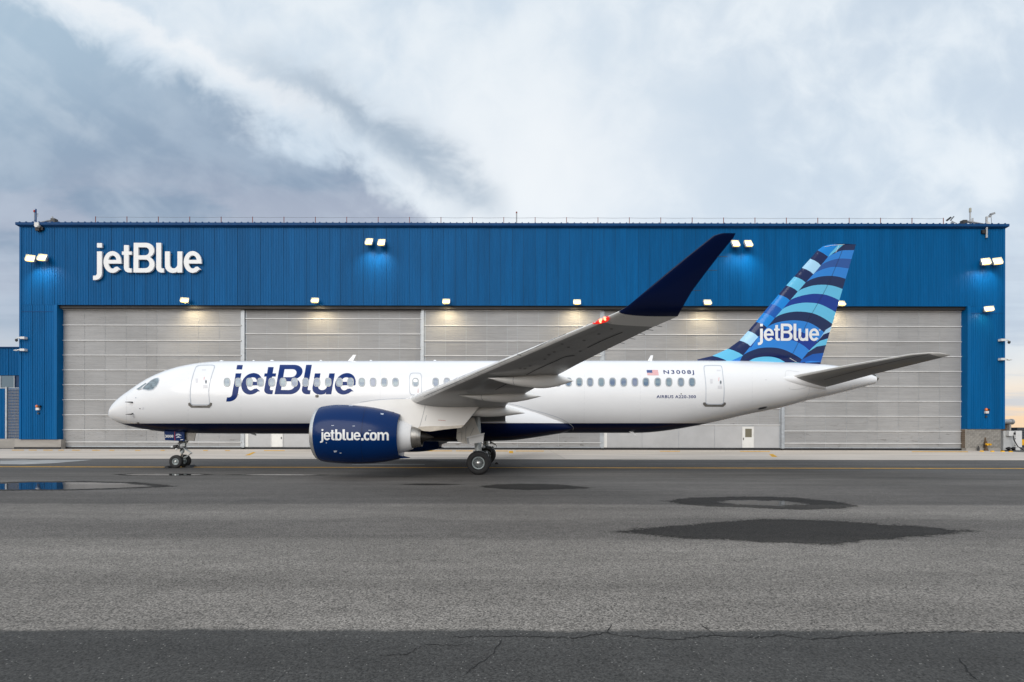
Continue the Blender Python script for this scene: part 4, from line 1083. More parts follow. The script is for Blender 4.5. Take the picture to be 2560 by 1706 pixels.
for sh in ([(951, 1034), (959.5, 1035), (958, 1038.3), (952, 1037.5)], [(872, 1014.6), (881.5, 1014.6), (881, 1016.4), (872, 1016.4)], [(828, 1064.6), (835.5, 1064.2), (834.5, 1065.8), (829, 1066)], [(880.5, 1065.8), (887.5, 1065.4), (887, 1067), (882, 1067)], [(921, 1076.3), (924, 1075.8), (928, 1076.4), (927.5, 1077.8), (921, 1077.8)], [(834, 1127.5), (843, 1127.5), (842, 1130.5), (836, 1132.5)], [(849.5, 1132.4), (854, 1132.4), (854, 1134.6), (849.5, 1134.6)], [(815, 1107.2), (817.2, 1107.2), (817.2, 1109.4), (815, 1109.4)]):
    decal('stencil_mark', [(sh, [])], BVN, M['stencil'] if 'stencil' in M else M.setdefault('stencil', mat('stencil_pale', (.45, .5, .6), .5)), nac, .006, 3, 2)
# far engine: same pieces mirrored to the other wing
for o in [nac, pyl] + [c for c in list(nac.children) + list(pyl.children) if c.name.split('.')[0] in ('inlet_lip', 'inlet_duct', 'fan', 'spinner', 'core_cowl', 'exhaust_nozzle', 'exhaust_plug', 'strut_fairing', 'lower_cowl_tail', 'upper_cowl_tail', 'heat_shield')]:
    nm = o.name.split('.')[0]
    par = air if o in (nac, pyl) else None
    if par is None: par = nac_f if o.parent is nac else pyl_f
    q = mirror_y(o, nm, par)
    if o is nac: nac_f = q
    if o is pyl: pyl_f = q

# ---- tail fin
FLE = [(904, 1741), (898, 1743), (889, 1780), (871.4, 1819), (851.3, 1847.4), (827.4, 1869), (801.4, 1890.8), (718, 1960), (645.3, 2025), (624.7, 2042.6), (615, 2055.6), (611, 2068), (609.6, 2080)]
def fte(y): return 2139 - (y - 610) * 88 / 298.7
fr = []
for y, xl in FLE:
    k = D0 / F; z = H + (HY - y) * k; x0, x1 = (xl - CX) * k, (fte(min(max(y, 610), 908)) - CX) * k
    th = interp([(600, .16), (640, .20), (720, .30), (800, .40), (860, .46), (910, .50)], y)[0] / (x1 - x0)
    fr.append(foil((x0, D0, z), (x1, D0, z), (0, -1, 0), th, 20, 0)[0])
k_ = D0 / F; z_ = H + (HY - 915) * k_
fr = [foil(((1741 - CX) * k_, D0, z_), ((fte(908) - CX) * k_, D0, z_), (0, -1, 0), .08, 20, 0)[0]] + fr
_full = MB().loft(fr).build('tail_fin', M['navy'], air, 50); BVF = bvh_of(_full); bpy.data.objects.remove(_full)
def slim(r):
    c = sum((Vector(p) for p in r), Vector((0, 0, 0))) / len(r)
    return [(c.x + (p[0] - c.x) * .992, D0 + (p[1] - D0) * .90, p[2] - .008) for p in r]
fin = MB().loft([slim(r) for r in fr]).build('tail_fin', M['navy'], air, 50)
T = lambda x, y: (1700 + x / 4.612, 590 + y / 4.612)
CL = [(1580, 160), (1500, 260), (1405, 365), (1315, 465), (1230, 570), (1140, 675), (1048, 780), (965, 885), (875, 988), (785, 1093), (685, 1203), (550, 1298), (370, 1380), (150, 1432)]
CR = [(1705, 235), (1620, 335), (1535, 437), (1445, 533), (1355, 638), (1265, 740), (1175, 845), (1088, 945), (1000, 1053), (900, 1160), (810, 1268), (725, 1375), (560, 1450), (300, 1460)]
pal = {'navy': (6, 28, 80), 'dark': (18, 38, 82), 'blue': (0, 128, 212), 'lt': (40, 128, 212), 'sky': (98, 188, 226), 'royal': (10, 52, 142), 'pale': (166, 212, 242), 'mid': (0, 84, 170), 'midn': (38, 84, 156)}
PK = list(pal); FM = [paint('tail_' + k, srgb(*pal[k]), 0.2, 0.3, spec=.25) for k in PK]; PI = {k: i for i, k in enumerate(PK)}
LEpoly = [T(*p) for p in [(150, 1445)] + CL[::-1][0:] + [(1640, 112), (1740, 90), (1890, 84), (2035, 84)]] 
outer = [(xl + .35 + (.3 if y < 616 else 0), y + .25) for y, xl in FLE[1:]] + [(2100, 609.9), (2138.3, 610.4)] + [(fte(y) - .35, y) for y in (612, 650, 700, 750, 800, 850, 906)] + [(2050.5, 914), (1745, 914)]
regs = []
BR, BL = T(1700, 1520), T(100, 1520)
def under(pts, col):
    c = curve([T(*p) for p in pts], 8); regs.append((c + [(c[-1][0] + 30, c[-1][1]), (2170, 930), (1700, 930), (1700, c[0][1])], PI[col]))
regs.append(([(1690, 580), (2170, 580), (2170, 930), (1690, 930)], PI['dark']))
under([(1500, 420), (1705, 235), (1760, 205), (1830, 172), (1900, 160), (2060, 158)], 'lt')
regs[-1] = (regs[-1][0], PI['lt'])
under([(1540, 420), (1620, 335), (1680, 300), (1760, 270), (1850, 255), (1990, 262), (2060, 268)], 'midn')
under([(1450, 530), (1535, 437), (1600, 398), (1690, 365), (1790, 352), (1950, 372), (2050, 390)], 'lt')
under([(1350, 630), (1445, 533), (1520, 492), (1610, 465), (1720, 455), (1820, 465), (1915, 492), (2000, 520)], 'dark')
under([(1270, 735), (1355, 638), (1430, 598), (1530, 568), (1640, 558), (1760, 570), (1880, 610), (1980, 650)], 'sky')
under([(1180, 840), (1265, 740), (1350, 700), (1460, 672), (1570, 662), (1700, 680), (1840, 738), (1950, 790)], 'royal')
under([(1090, 945), (1175, 845), (1260, 800), (1370, 772), (1480, 765), (1620, 785), (1805, 880), (1900, 940)], 'sky')
under([(1000, 1050), (1088, 945), (1170, 900), (1280, 873), (1390, 868), (1520, 885), (1640, 935), (1755, 1010), (1850, 1080)], 'dark')
under([(920, 1150), (1000, 1053), (1100, 1000), (1220, 975), (1340, 970), (1470, 990), (1580, 1045), (1665, 1112), (1760, 1190)], 'lt')
under([(890, 1190), (950, 1120), (1040, 1090), (1150, 1075), (1260, 1075), (1390, 1100), (1500, 1155), (1580, 1215), (1700, 1310)], 'royal')
under([(820, 1280), (900, 1175), (990, 1190), (1110, 1190), (1240, 1190), (1340, 1215), (1430, 1265), (1490, 1315), (1600, 1400)], 'lt')
under([(690, 1440), (725, 1375), (800, 1330), (920, 1290), (1070, 1283), (1190, 1305), (1310, 1360), (1405, 1420), (1480, 1490)], 'dark')
under([(690, 1470), (760, 1420), (860, 1365), (980, 1342), (1100, 1345), (1180, 1370), (1270, 1430), (1340, 1480)], 'navy')
under([(760, 1460), (850, 1410), (950, 1390), (1050, 1390), (1140, 1412), (1215, 1455)], 'sky')
def fan2(a, b_, c, d, col):    # small fans below the rudder foot
    regs.append(([T(*p) for p in (a, ((a[0] + b_[0]) / 2 - 12, (a[1] + b_[1]) / 2 - 22), b_, d, ((c[0] + d[0]) / 2 - 12, (c[1] + d[1]) / 2 - 18), c)], PI[col]))
fan2((1610, 1180), (1770, 1020), (1585, 1210), (1745, 1095), 'pale')
fan2((1585, 1210), (1745, 1095), (1520, 1285), (1725, 1170), 'navy')
fan2((1520, 1285), (1725, 1170), (1475, 1335), (1700, 1250), 'sky')
fan2((1475, 1335), (1700, 1250), (1405, 1420), (1675, 1340), 'dark')
fan2((1405, 1420), (1675, 1340), (1380, 1460), (1660, 1450), 'mid')
regs.append(([T(1380, 1460), T(1660, 1448), T(1660, 1500), T(1380, 1500)], PI['navy']))
cols = ['navy', 'pale', 'navy', 'sky', 'navy', 'blue', 'mid', 'blue', 'navy', 'pale', 'navy', 'sky', 'navy']
for i, cname in enumerate(cols):
    a, b_, c, d = CL[i], CR[i], CR[i + 1], CL[i + 1]
    bul = lambda p, q: [p, (p[0] * .66 + q[0] * .34 + 4, p[1] * .66 + q[1] * .34 - 8), (p[0] * .3 + q[0] * .7 + 5, p[1] * .3 + q[1] * .7 - 8), q]
    ext = lambda p: (p[0] - 30, p[1] - 18)
    regs.append(([T(*p) for p in [ext(a)] + bul(a, b_) + bul(d, c)[::-1] + [ext(d)]], PI[cname]))
regs.append(([T(*p) for p in [(1560, 140), (1580, 160), (1640, 190), (1705, 235), (1760, 160), (1820, 95), (1700, 70), (1600, 80)]], PI['blue']))
regs.append(([T(*p) for p in [(1705, 235), (1730, 195), (1830, 85), (1895, 85), (1850, 120), (1790, 175)]], PI['sky']))
decal('tail_stripes', [(outer, [])], BVF, FM, fin, .002, 5, 3, regs)
def tail_map(x, y):   # sign units -> tail pixels
    return T(895 + (x - 208) * (705 / 1772), 1205 + (y - 675) * (197 / 485))
for k, shp in logo(tail_map).items(): decal('lettering', shp, BVF, M['signwhite'], fin, .011, 3, 1.5)
decal('trademark_dot', [(sup(*T(1607, 1080), 2.4, 2.4, 12, 2), [])], BVF, M['stencil'], fin, .011, 2, 2)
seam('rudder_gap', [T(1895, 90), T(1700, 560), T(1480, 960), T(1340, 1270), T(1265, 1405)], BVF, fin, M['line2'] if 'line2' in M else M.setdefault('line2', mat('rudder_shadow_line', (.01, .02, .06), .5)), .8, .013)
seam('hinge_strip', [T(1262, 1405), T(1340, 1450)], BVF, fin, M['signwhite'], .9, .014)
seam('tip_strip', [T(1660, 122), T(1760, 104), T(1890, 93)], BVF, fin, M['signwhite'], .7, .014)
seam('tip_strip', [T(1790, 188), T(1826, 105)], BVF, fin, M['signwhite'], .7, .014)

# ---- tailplane
HS = [((13.15, D0 - .4, 4.50), (15.1, D0 - .4, 4.02), Z1, .12), ((13.42, D0 - .95, 4.53), (15.38, D0 - 1.05, 4.08), Z1, .115), ((13.75, D0 - 1.5, 4.62), (15.62, D0 - 1.6, 4.19), Z1, .11), ((14.67, D0 - 3.3, 4.80), (16.02, D0 - 3.3, 4.44), Z1, .10),
      ((15.85, D0 - 5.6, 4.985), (16.65, D0 - 5.6, 4.74), Z1, .10), ((16.25, D0 - 6.0, 4.985), (16.78, D0 - 6.05, 4.80), Z1, .09), ((16.52, D0 - 6.18, 4.96), (16.88, D0 - 6.24, 4.84), Z1, .06), ((16.80, D0 - 6.26, 4.88), (16.92, D0 - 6.27, 4.845), Z1, .03)]
TIP[0] = len(HS) - 3
hs = MB().loft([foil(a, b_, u, t, NF, -.01)[0] for a, b_, u, t in HS], mfun=edge_mat).build('tailplane', [M['wgrey'], M['wlight']], air, 50)
mirror_y(hs, 'tailplane', air)
BVH_ = bvh_of(hs)
seam('elevator_gap', [(2060, 948), (2150, 924), (2250, 899), (2320, 885)], BVH_, hs, M['greyline'], .8)
rf = [[(11.9 + .02, D0 - 1.05, 4.42)] * 1]
rb = MB()
ringsR = []
for i in range(15):
    t = i / 14; x = 12.7 + 2.7 * t; r = .25 * math.sin(math.pi * (t * .86 + .07)) ** .7; zc = 4.47 - .38 * t * t - .04; yc = D0 - (1.16 - .32 * t)
    ringsR.append([(x, yc + r * 1.3 * math.cos(w), zc + r * 1.15 * math.sin(w)) for w in [2 * math.pi * k / 16 for k in range(16)]])
MB().loft(ringsR).build('tailplane_root_fairing', M['white'], air, 50)
# tail cone end and exhaust
x, zt, zb, hw = fus_at(2184); zc = (zt + zb) / 2
MB().lathe([(0, .18), (.10, .19), (.16, .15), (.18, .0)], (x, D0, zc + .10), 'X', 20).build('auxiliary_exhaust', M['steel'], air, 40)

# ---- fuselage markings
FZ = lambda x, y: (550 + x / 4.706, 860 + y / 4.706)
def fus_map(x, y):    # sign units -> fuselage pixels, slanted
    gx = 88 + (x - 208) * (1485 / 1772); gy = 598 + (y - 675) * (346 / 485)
    return FZ(gx + (598 - gy) * .172, gy)
for k, shp in logo(fus_map).items(): decal('lettering', shp, BV, M['logoblue'], fus, .004, 4, 2)
text_decal('registration', 'N3008J', 1659.5, 1735.5, 925.2, 937.6, BV, M['logoblue'], fus, .009, -.14, .014, 1.3)
text_decal('type_lettering', 'AIRBUS A220-300', 1641, 1739.5, 987.6, 995.2, BV, M['logoblue'], fus, .009, 0, .015, 1.08)
fx = lambda u, v: (1616 + 28.5 * u + 2.2 * v, 925.2 + 12.8 * v)
decal('flag', [([fx(0, 0), fx(1, 0), fx(1, 1), fx(0, 1)], [])], BV, M['white'], fus, .004, 4, 3)
for i in range(7): decal('flag_stripe', [([fx(0, 2 * i / 13), fx(1, 2 * i / 13), fx(1, (2 * i + 1) / 13), fx(0, (2 * i + 1) / 13)], [])], BV, M['flagred'], fus, .007, 4, 3)
decal('flag_canton', [([fx(0, 0), fx(.48, 0), fx(.48, 7 / 13), fx(0, 7 / 13)], [])], BV, M['flagblue'], fus, .010, 4, 3)

BVB = bvh_of(fus, bel)
seam('fairing_edge', [(1268, 1008.5), (1300, 1016), (1330, 1025), (1365, 1034), (1400, 1046), (1422, 1058), (1433, 1068), (1432, 1075)], BVB, bel, M['trim'], 1.0, .012)
seam('fairing_edge', [(900, 1006.5), (940, 1000.5), (980, 998), (1022, 997)], BVB, bel, M['trim'], .7, .012)
# cabin windows: pane with a surround
WX = [550 + q / 4.706 for q in (82, 213, 347, 478, 610, 742, 876, 1006, 1140, 1272, 1404, 1535, 1668, 1800, 1932, 2064)] + [1089, 1117, 1145, 1173, 1200, 1228, 1256, 1283, 1311, 1339, 1366, 1394, 1421, 1448, 1475, 1503, 1531, 1559, 1587, 1614.5, 1644, 1672, 1702, 1729.7]
def win(px, py, rx=6.3, ry=9.2, name='window'):
    tilt = (px - 1280) / 1280 * 1.5
    p = decal(name, [(sup(px, py, rx, ry, 24, 2.7), [])], BV, M['pane'], air, .008, 5, 3)
    decal('frame', [(sup(px, py, rx + 2.2, ry + 2.0, 28, 2.7), [sup(px - .5 if px < 1280 else px + -.5, py + .4, rx, ry, 24, 2.7)])], BV, M['winframe'], p, .012, 5, 3)
for q in WX: win(q, 957.6 - (q - 560) * .0022)
# over-wing exit
ex = sup(1038.8, 961, 16, 28.2, 40, 5)
exd = decal('overwing_exit', [(ex, [])], BV, M['white'], air, .004, 6, 4)
decal('exit_outline', [(ex, [sup(1038.8, 961, 14.4, 26.4, 40, 5)])], BV, M['trim'], exd, .008, 6, 4)
win(1038.6, 957, 6.2, 9)
decal('blind', [(sup(1038.6, 952.4, 5.6, 4.2, 20, 3), [])], BV, M['white'], exd, .011, 4, 3)
seam('red_arrow', [(1045.2, 972), (1045, 983)], BV, exd, M['red'], 1.0, .010)

def cabin_door(out, sill, handle, label_px):
    out = chaikin(out, 2); cx = sum(p[0] for p in out) / len(out); cy = sum(p[1] for p in out) / len(out)
    dr = decal('cabin_door', [(out, [])], BV, M['white'], air, .005, 6, 4)
    inn = [(cx + (x - cx) * .925, cy + (y - cy) * .962) for x, y in out]
    decal('door_outline', [(out, [inn])], BV, M['trim'], dr, .010, 6, 4)
    decal('scuff_plate', [(sill, [])], BV, M['sill'], dr, .014, 6, 4)
    hx, hy = handle
    hd = decal('handle', [(sup(hx, hy, 2.6, 5.4, 20, 2.4), [])], BV, M['trim'], dr, .010, 3, 2)
    decal('handle_recess', [(sup(hx + .3, hy, 1.3, 3.6, 16, 2.4), [])], BV, M['darkgrey'], dr, .014, 3, 2)
    seam('red_arrow', [(hx - 4.0, hy - 12), (hx - 5, hy - 3)], BV, dr, M['flagred'], .8, .011)
    decal('stencil_mark', [([(hx - 26, hy - 8), (hx - 20, hy - 8), (hx - 20, hy + 3), (hx - 26, hy + 3)], [])], BV, M['faint'], dr, .010, 3, 3)
    decal('stencil_mark', [([(hx - 10, hy - 31), (hx + 0, hy - 31), (hx + 0, hy - 28), (hx - 10, hy - 28)], [])], BV, M['faint'], dr, .010, 3, 3)
    decal('stencil_mark', [([(hx - 7, hy + 8), (hx + 4, hy + 8), (hx + 4, hy + 16), (hx - 7, hy + 16)], [])], BV, M['faint'], dr, .010, 3, 3)
M['faint'] = mat('faint_stencil', (.70, .70, .73), .4)
Q1 = lambda x, y: (250 + x / 4.706, 860 + y / 4.706); Q6 = lambda x, y: (1400 + x / 5.115, 860 + y / 5.115)
cabin_door([Q1(*p) for p in [(1138, 258), (1240, 252), (1358, 252), (1345, 300), (1310, 400), (1287, 500), (1280, 600), (1295, 700), (1290, 728), (1180, 728), (1068, 728), (1062, 700), (1054, 600), (1062, 500), (1082, 400), (1115, 300)]],
           [Q1(*p) for p in [(1038, 703), (1060, 697), (1075, 722), (1095, 733), (1260, 733), (1285, 722), (1298, 697), (1320, 703), (1315, 730), (1288, 758), (1075, 758), (1042, 730)]], Q1(1246, 453), 0)
cabin_door([Q6(*p) for p in [(1828, 278), (1870, 270), (1960, 268), (2040, 270), (2072, 278), (2085, 400), (2098, 500), (2104, 600), (2095, 740), (2090, 772), (1980, 774), (1870, 772), (1858, 740), (1862, 600), (1858, 500), (1846, 400)]],
           [Q6(*p) for p in [(1825, 748), (1855, 742), (1868, 762), (1890, 774), (2060, 774), (2084, 762), (2095, 742), (2120, 748), (2116, 772), (2085, 798), (1855, 798), (1828, 772)]], Q6(2052, 488), 0)
# cockpit glazing
side = chaikin([(353.5, 974.5), (362, 966.5), (372, 957), (382, 949.5), (390, 946.6), (397.5, 945.8), (398.5, 953), (396, 961), (389, 971.5), (381.5, 977.5), (372, 979), (360, 977)], 1)
cxs, cys = sum(p[0] for p in side) / len(side), sum(p[1] for p in side) / len(side)
cw = decal('cockpit_window', [([(cxs + (x - cxs) * .90, cys + (y - cys) * .88) for x, y in side], [])], BV, M['cockpit'], air, .008, 4, 3)
seam('wiper', [(346, 978), (356, 974)], BV, cw, M['darkgrey'], .7, .02)
decal('window_surround', [(side, [[(cxs + (x - cxs) * .90, cys + (y - cys) * .88) for x, y in side]])], BV, M['trim'], cw, .012, 4, 3)
decal('cockpit_window', [([(340.5, 975.3), (349, 969.4), (357, 963.9), (364, 959.4), (366.5, 960.5), (358, 967.4), (351.5, 973.4), (344.5, 976.3)], [])], BV, M['cockpit'], air, .008, 3, 2)
# skin joints
for px_, a_, b2 in ((316, 992, 1062), (470, 917, 1058), (602, 906, 1058), (950, 906, 996), (1460, 906, 1056), (1600, 906, 1056), (1780, 904, 1052), (1880, 904, 1030)):
    seam('skin_joint', [(px_, a_), (px_ + .6, (a_ + b2) / 2), (px_, b2)], BV, fus, M['skin'] if 'skin' in M else M.setdefault('skin', mat('skin_joint_grey', (.60, .61, .63), .5)), .35, .004)
# probes, ports, antennas
def probe(a, b_, name='air_probe'):
    p, q = surf(*b_, BV, -.02), surf(*b_, BV, .10); r = q + (at(*a, q.y) - at(*b_, q.y))
    MB().tube([p, q, r], [.035, .03, .012], 8).build(name, M['darkgrey'], fus)
probe((317.5, 1007.8), (331, 1008)); probe((318.5, 1036.3), (332, 1035.8))
for sp, m, rx, ry in (((339.5, 996.5), 'trim', 1.6, 1.6), ((350, 1023.8), 'darkgrey', 1.3, 1.3), ((594.5, 988.4), 'sill', 1.5, 1.6), ((1702.5, 984.3), 'sill', 1.5, 1.7), ((345, 1059), 'sill', 3.4, 1.6)):
    decal('sensor_port', [(sup(*sp, rx, ry, 14, 2), [])], BV, M[m], fus, .008, 2, 2)
vt = decal('outflow_port', [(sup(792.5, 991.7, 4.6, 3.7, 20, 2.6), [])], BV, M['sill'], fus, .008, 3, 2)
decal('port_flap', [(sup(793, 991.7, 2.2, 1.7, 14, 2.4), [])], BV, M['darkgrey'], vt, .012, 3, 2)
for q in ([(357, 1021), (359.5, 1019.5), (359.5, 1026), (355, 1026)], [(332, 1041), (335, 1041), (337, 1047), (334, 1047)], [(1912, 948), (1917, 948), (1917, 950), (1912, 950)]):
    decal('stencil_mark', [(q, [])], BV, M['faint'], fus, .007, 3, 2)
dr_ = decal('drain_inlet', [(chaikin([(1893, 1022), (1896, 1018), (1915, 1014), (1919, 1015), (1917, 1019.5), (1912, 1021.5), (1898, 1024)], 2), [])], BV, M['trim'], fus, .006, 4, 3)
decal('inlet_mouth', [(chaikin([(1895, 1022), (1899, 1018.6), (1915, 1015.6), (1916, 1018), (1911, 1020.4), (1898, 1022.8)], 2), [])], BV, M['darkgrey'], dr_, .010, 4, 3)
seam('panel_seam', [(2023, 955), (2022, 980), (2013, 1000)], BV, fus, M['trim'], .5)
seam('door_rail', [(1972, 968), (1975, 972), (1990, 972.5), (2014, 968), (2022, 958)], BV, fus, M['skin'], .9)
seam('door_rail', [(1962, 948), (1964, 930), (1970, 926), (1998, 929)], BV, fus, M['skin'], .7)
def blade(px, py0, pxt, pyt, wd, y=D0):
    a, b_, c, d = at(px, py0, y), at(px + wd, py0, y), at(pxt + wd * .55, pyt, y), at(pxt, pyt, y)
    P = [a, b_, c, d]; v = [(p.x, p.y + s_ * (.035 if i < 2 else .012), p.z) for s_ in (-1, 1) for i, p in enumerate(P)]
    MB().add(v, [(0, 1, 2, 3), (7, 6, 5, 4), (0, 4, 5, 1), (1, 5, 6, 2), (2, 6, 7, 3), (3, 7, 4, 0)]).build('blade_antenna', M['white'], air)
blade(868, 906, 883, 888.2, 13); blade(1618, 904, 1626.5, 888, 11)
for px, w_ in ((554, 10), (634, 5), (680, 9), (802, 6), (927, 6), (1087, 7), (1400, 6)):
    x, zt, *_ = fus_at(px); MB().lathe([(-.08 * w_ / 6, 0), (-.05 * w_ / 6, .05), (0, .07), (.05 * w_ / 6, .05), (.08 * w_ / 6, 0)], (x, D0, zt + .0), 'X', 10).build('roof_antenna', M['white'], air, 60)
a, b_ = at(1572, 1079, 25.4), at(1587, 1088, 25.4)
MB().add([a, a + Vector((.2, 0, 0)), b_ + Vector((.08, 0, 0)), b_, a + Vector((0, .04, 0)), a + Vector((.2, .04, 0)), b_ + Vector((.08, .04, 0)), b_ + Vector((0, .04, 0))], [(0, 1, 2, 3), (7, 6, 5, 4), (0, 4, 5, 1), (1, 5, 6, 2), (2, 6, 7, 3), (3, 7, 4, 0)]).build('drain_mast', M['signwhite'], air)
MB().tube([at(628, 1085, 25.6), at(640, 1089, 25.6)], .04, 6).build('drain_mast', M['grey'], air)

# ---- landing gear
def wheel(x, y, r, w, hub_r, side, spokes, cz):
    """side -1: outer face toward the camera"""
    prof = [(-w * .34, hub_r), (-w * .47, hub_r * 1.08), (-w * .5, r * .74), (-w * .46, r * .88), (-w * .36, r * .965), (-w * .2, r * .995), (0, r), (w * .2, r * .995), (w * .36, r * .965), (w * .46, r * .88), (w * .5, r * .74), (w * .47, hub_r * 1.08), (w * .34, hub_r)]
    t = MB().lathe(prof, (x, y, cz), 'Y', 40).build('wheel', M['tyre'], air, 40)
    f = side * w * .34
    MB().lathe([(f * .2, hub_r * .99), (f * 1.0, hub_r * .99), (f * 1.08, hub_r * .95), (f * 1.06, hub_r * .80), (f * .45, hub_r * .76), (f * .40, 0.0)], (x, y, cz), 'Y', 36).build('rim', M['rim'] if side else M['rim'], t, 40)
    MB().lathe([(f * .66, hub_r * .36), (f * 1.0, hub_r * .34), (f * 1.22, hub_r * .24), (f * 1.28, 0)], (x, y, cz), 'Y', 20).build('hub_cap', M['alu'], t, 40)
    if spokes:
        sp = MB()
        for k in range(spokes):
            a = 2 * math.pi * k / spokes; c, s_ = math.cos(a), math.sin(a); e1, e2 = Vector((c, 0, s_)), Vector((-s_, 0, c))
            p = Vector((x, y + f * .80, cz))
            sp.obox(p + e1 * hub_r * .57, e1 * hub_r * .22, Vector((0, abs(f) * .1, 0)), e2 * hub_r * .026)
        sp.build('spokes', M['rim'], t)
        MB().lathe([(f * .675, hub_r * .36), (f * .675, hub_r * .78)], (x, y, cz), 'Y', 30).build('brake_shadow', M['black'], t)
def main_gear(sgn):
    Y = lambda y: y if sgn < 0 else 2 * D0 - y
    x = -1.45; o = sgn
    wheel(x, Y(22.12), .52, .40, .285, sgn, 20, .515); wheel(x, Y(22.98), .52, .40, .285, -sgn, 20, .515)
    leg = MB().tube([(x, Y(22.55), .5), (x - .04, Y(22.55), 1.02)], .085, 14).tube([(x - .04, Y(22.55), .95), (x - .12, Y(22.60), 2.5)], [.15, .17], 16)
    leg.tube([(x, Y(22.1), .515), (x, Y(23.0), .515)], .075, 12)
    lg = leg.build('main_gear_leg', M['gear'], air, 40)
    MB().tube([(x - .04, Y(22.55), .72), (x - .04, Y(22.55), .98)], .092, 14).build('piston', M['chrome'], lg, 40)
    MB().tube([(x + .10, Y(22.55), .98), (x + .42, Y(22.5), .86), (x + .10, Y(22.52), .60)], .045, 8).build('torque_link', M['gear'], lg, 40)
    MB().tube([(x + .05, Y(22.6), 1.35), (x - .1, Y(23.6), 2.2)], .07, 10).build('side_brace', M['gear'], lg, 40)
    for k, dy in enumerate((0, .06, .12)):
        MB().tube(curve([(x + .16, Y(22.35 + dy), 1.32), (x + .34, Y(22.35 + dy), 1.22 - .04 * k), (x + .55, Y(22.4 + dy), 1.05), (x + .50, Y(22.4 + dy), .84)], 5), .014, 6).build('brake_hose', M['black'], lg, 40)
    for q, r_ in (((.22, 22.3, 1.20), .07), ((.34, 22.3, .95), .06), ((.40, 22.3, .80), .05), ((-.22, 22.35, 1.0), .04)):
        MB().lathe([(-r_, 0), (-r_ * .7, r_ * .7), (0, r_), (r_ * .7, r_ * .7), (r_, 0)], (x + q[0], Y(q[1]), q[2]), 'Y', 10).build('gear_fitting', M['grey'], lg, 60)
    # leg door and lower tray door, outboard of the leg
    z = lambda p, dd: (lambda v: (v.x, v.z))(at(1120 + p[0] / 9.8, 1040 + p[1] / 9.8, dd))
    d = 22.0
    pl = [z(p, d) for p in [(400, 60), (640, 40), (690, 200), (785, 440), (780, 470), (500, 540), (460, 690), (250, 640), (205, 560), (222, 310), (330, 180)]]
    gd = MB().prism(pl, Y(d), Y(d + .07)).build('gear_door', M['gearwhite'], air)
    for q in ([(470, 250), (440, 330), (430, 620)], [(540, 480), (640, 290)], [(240, 420), (340, 400), (335, 610)]):
        P = [z(p, d - .004) for p in q]; MB().tube([(a, Y(d - .004), c) for a, c in P], .006, 5).build('door_seam', M['sill'], gd)
    d2 = 21.86
    tp = [z(p, d2) for p in [(500, 540), (885, 445), (865, 640), (690, 672), (530, 700)]]
    td = MB().prism(tp, Y(d2), Y(d2 + .03)).build('gear_tray_door', M['traywhite'], air)
    fl = [z(p, d2) for p in [(448, 520), (895, 420), (892, 448), (470, 555)]]
    MB().prism(fl, Y(d2 - .14), Y(d2 + .10)).build('tray_flange', M['traywhite'], td)
    sd = [z(p, d2) for p in [(448, 530), (500, 545), (530, 700), (478, 690)]]
    MB().prism(sd, Y(d2 + .032), Y(d2 + .12)).build('tray_side', M['grey'], td)
main_gear(-1); main_gear(1)
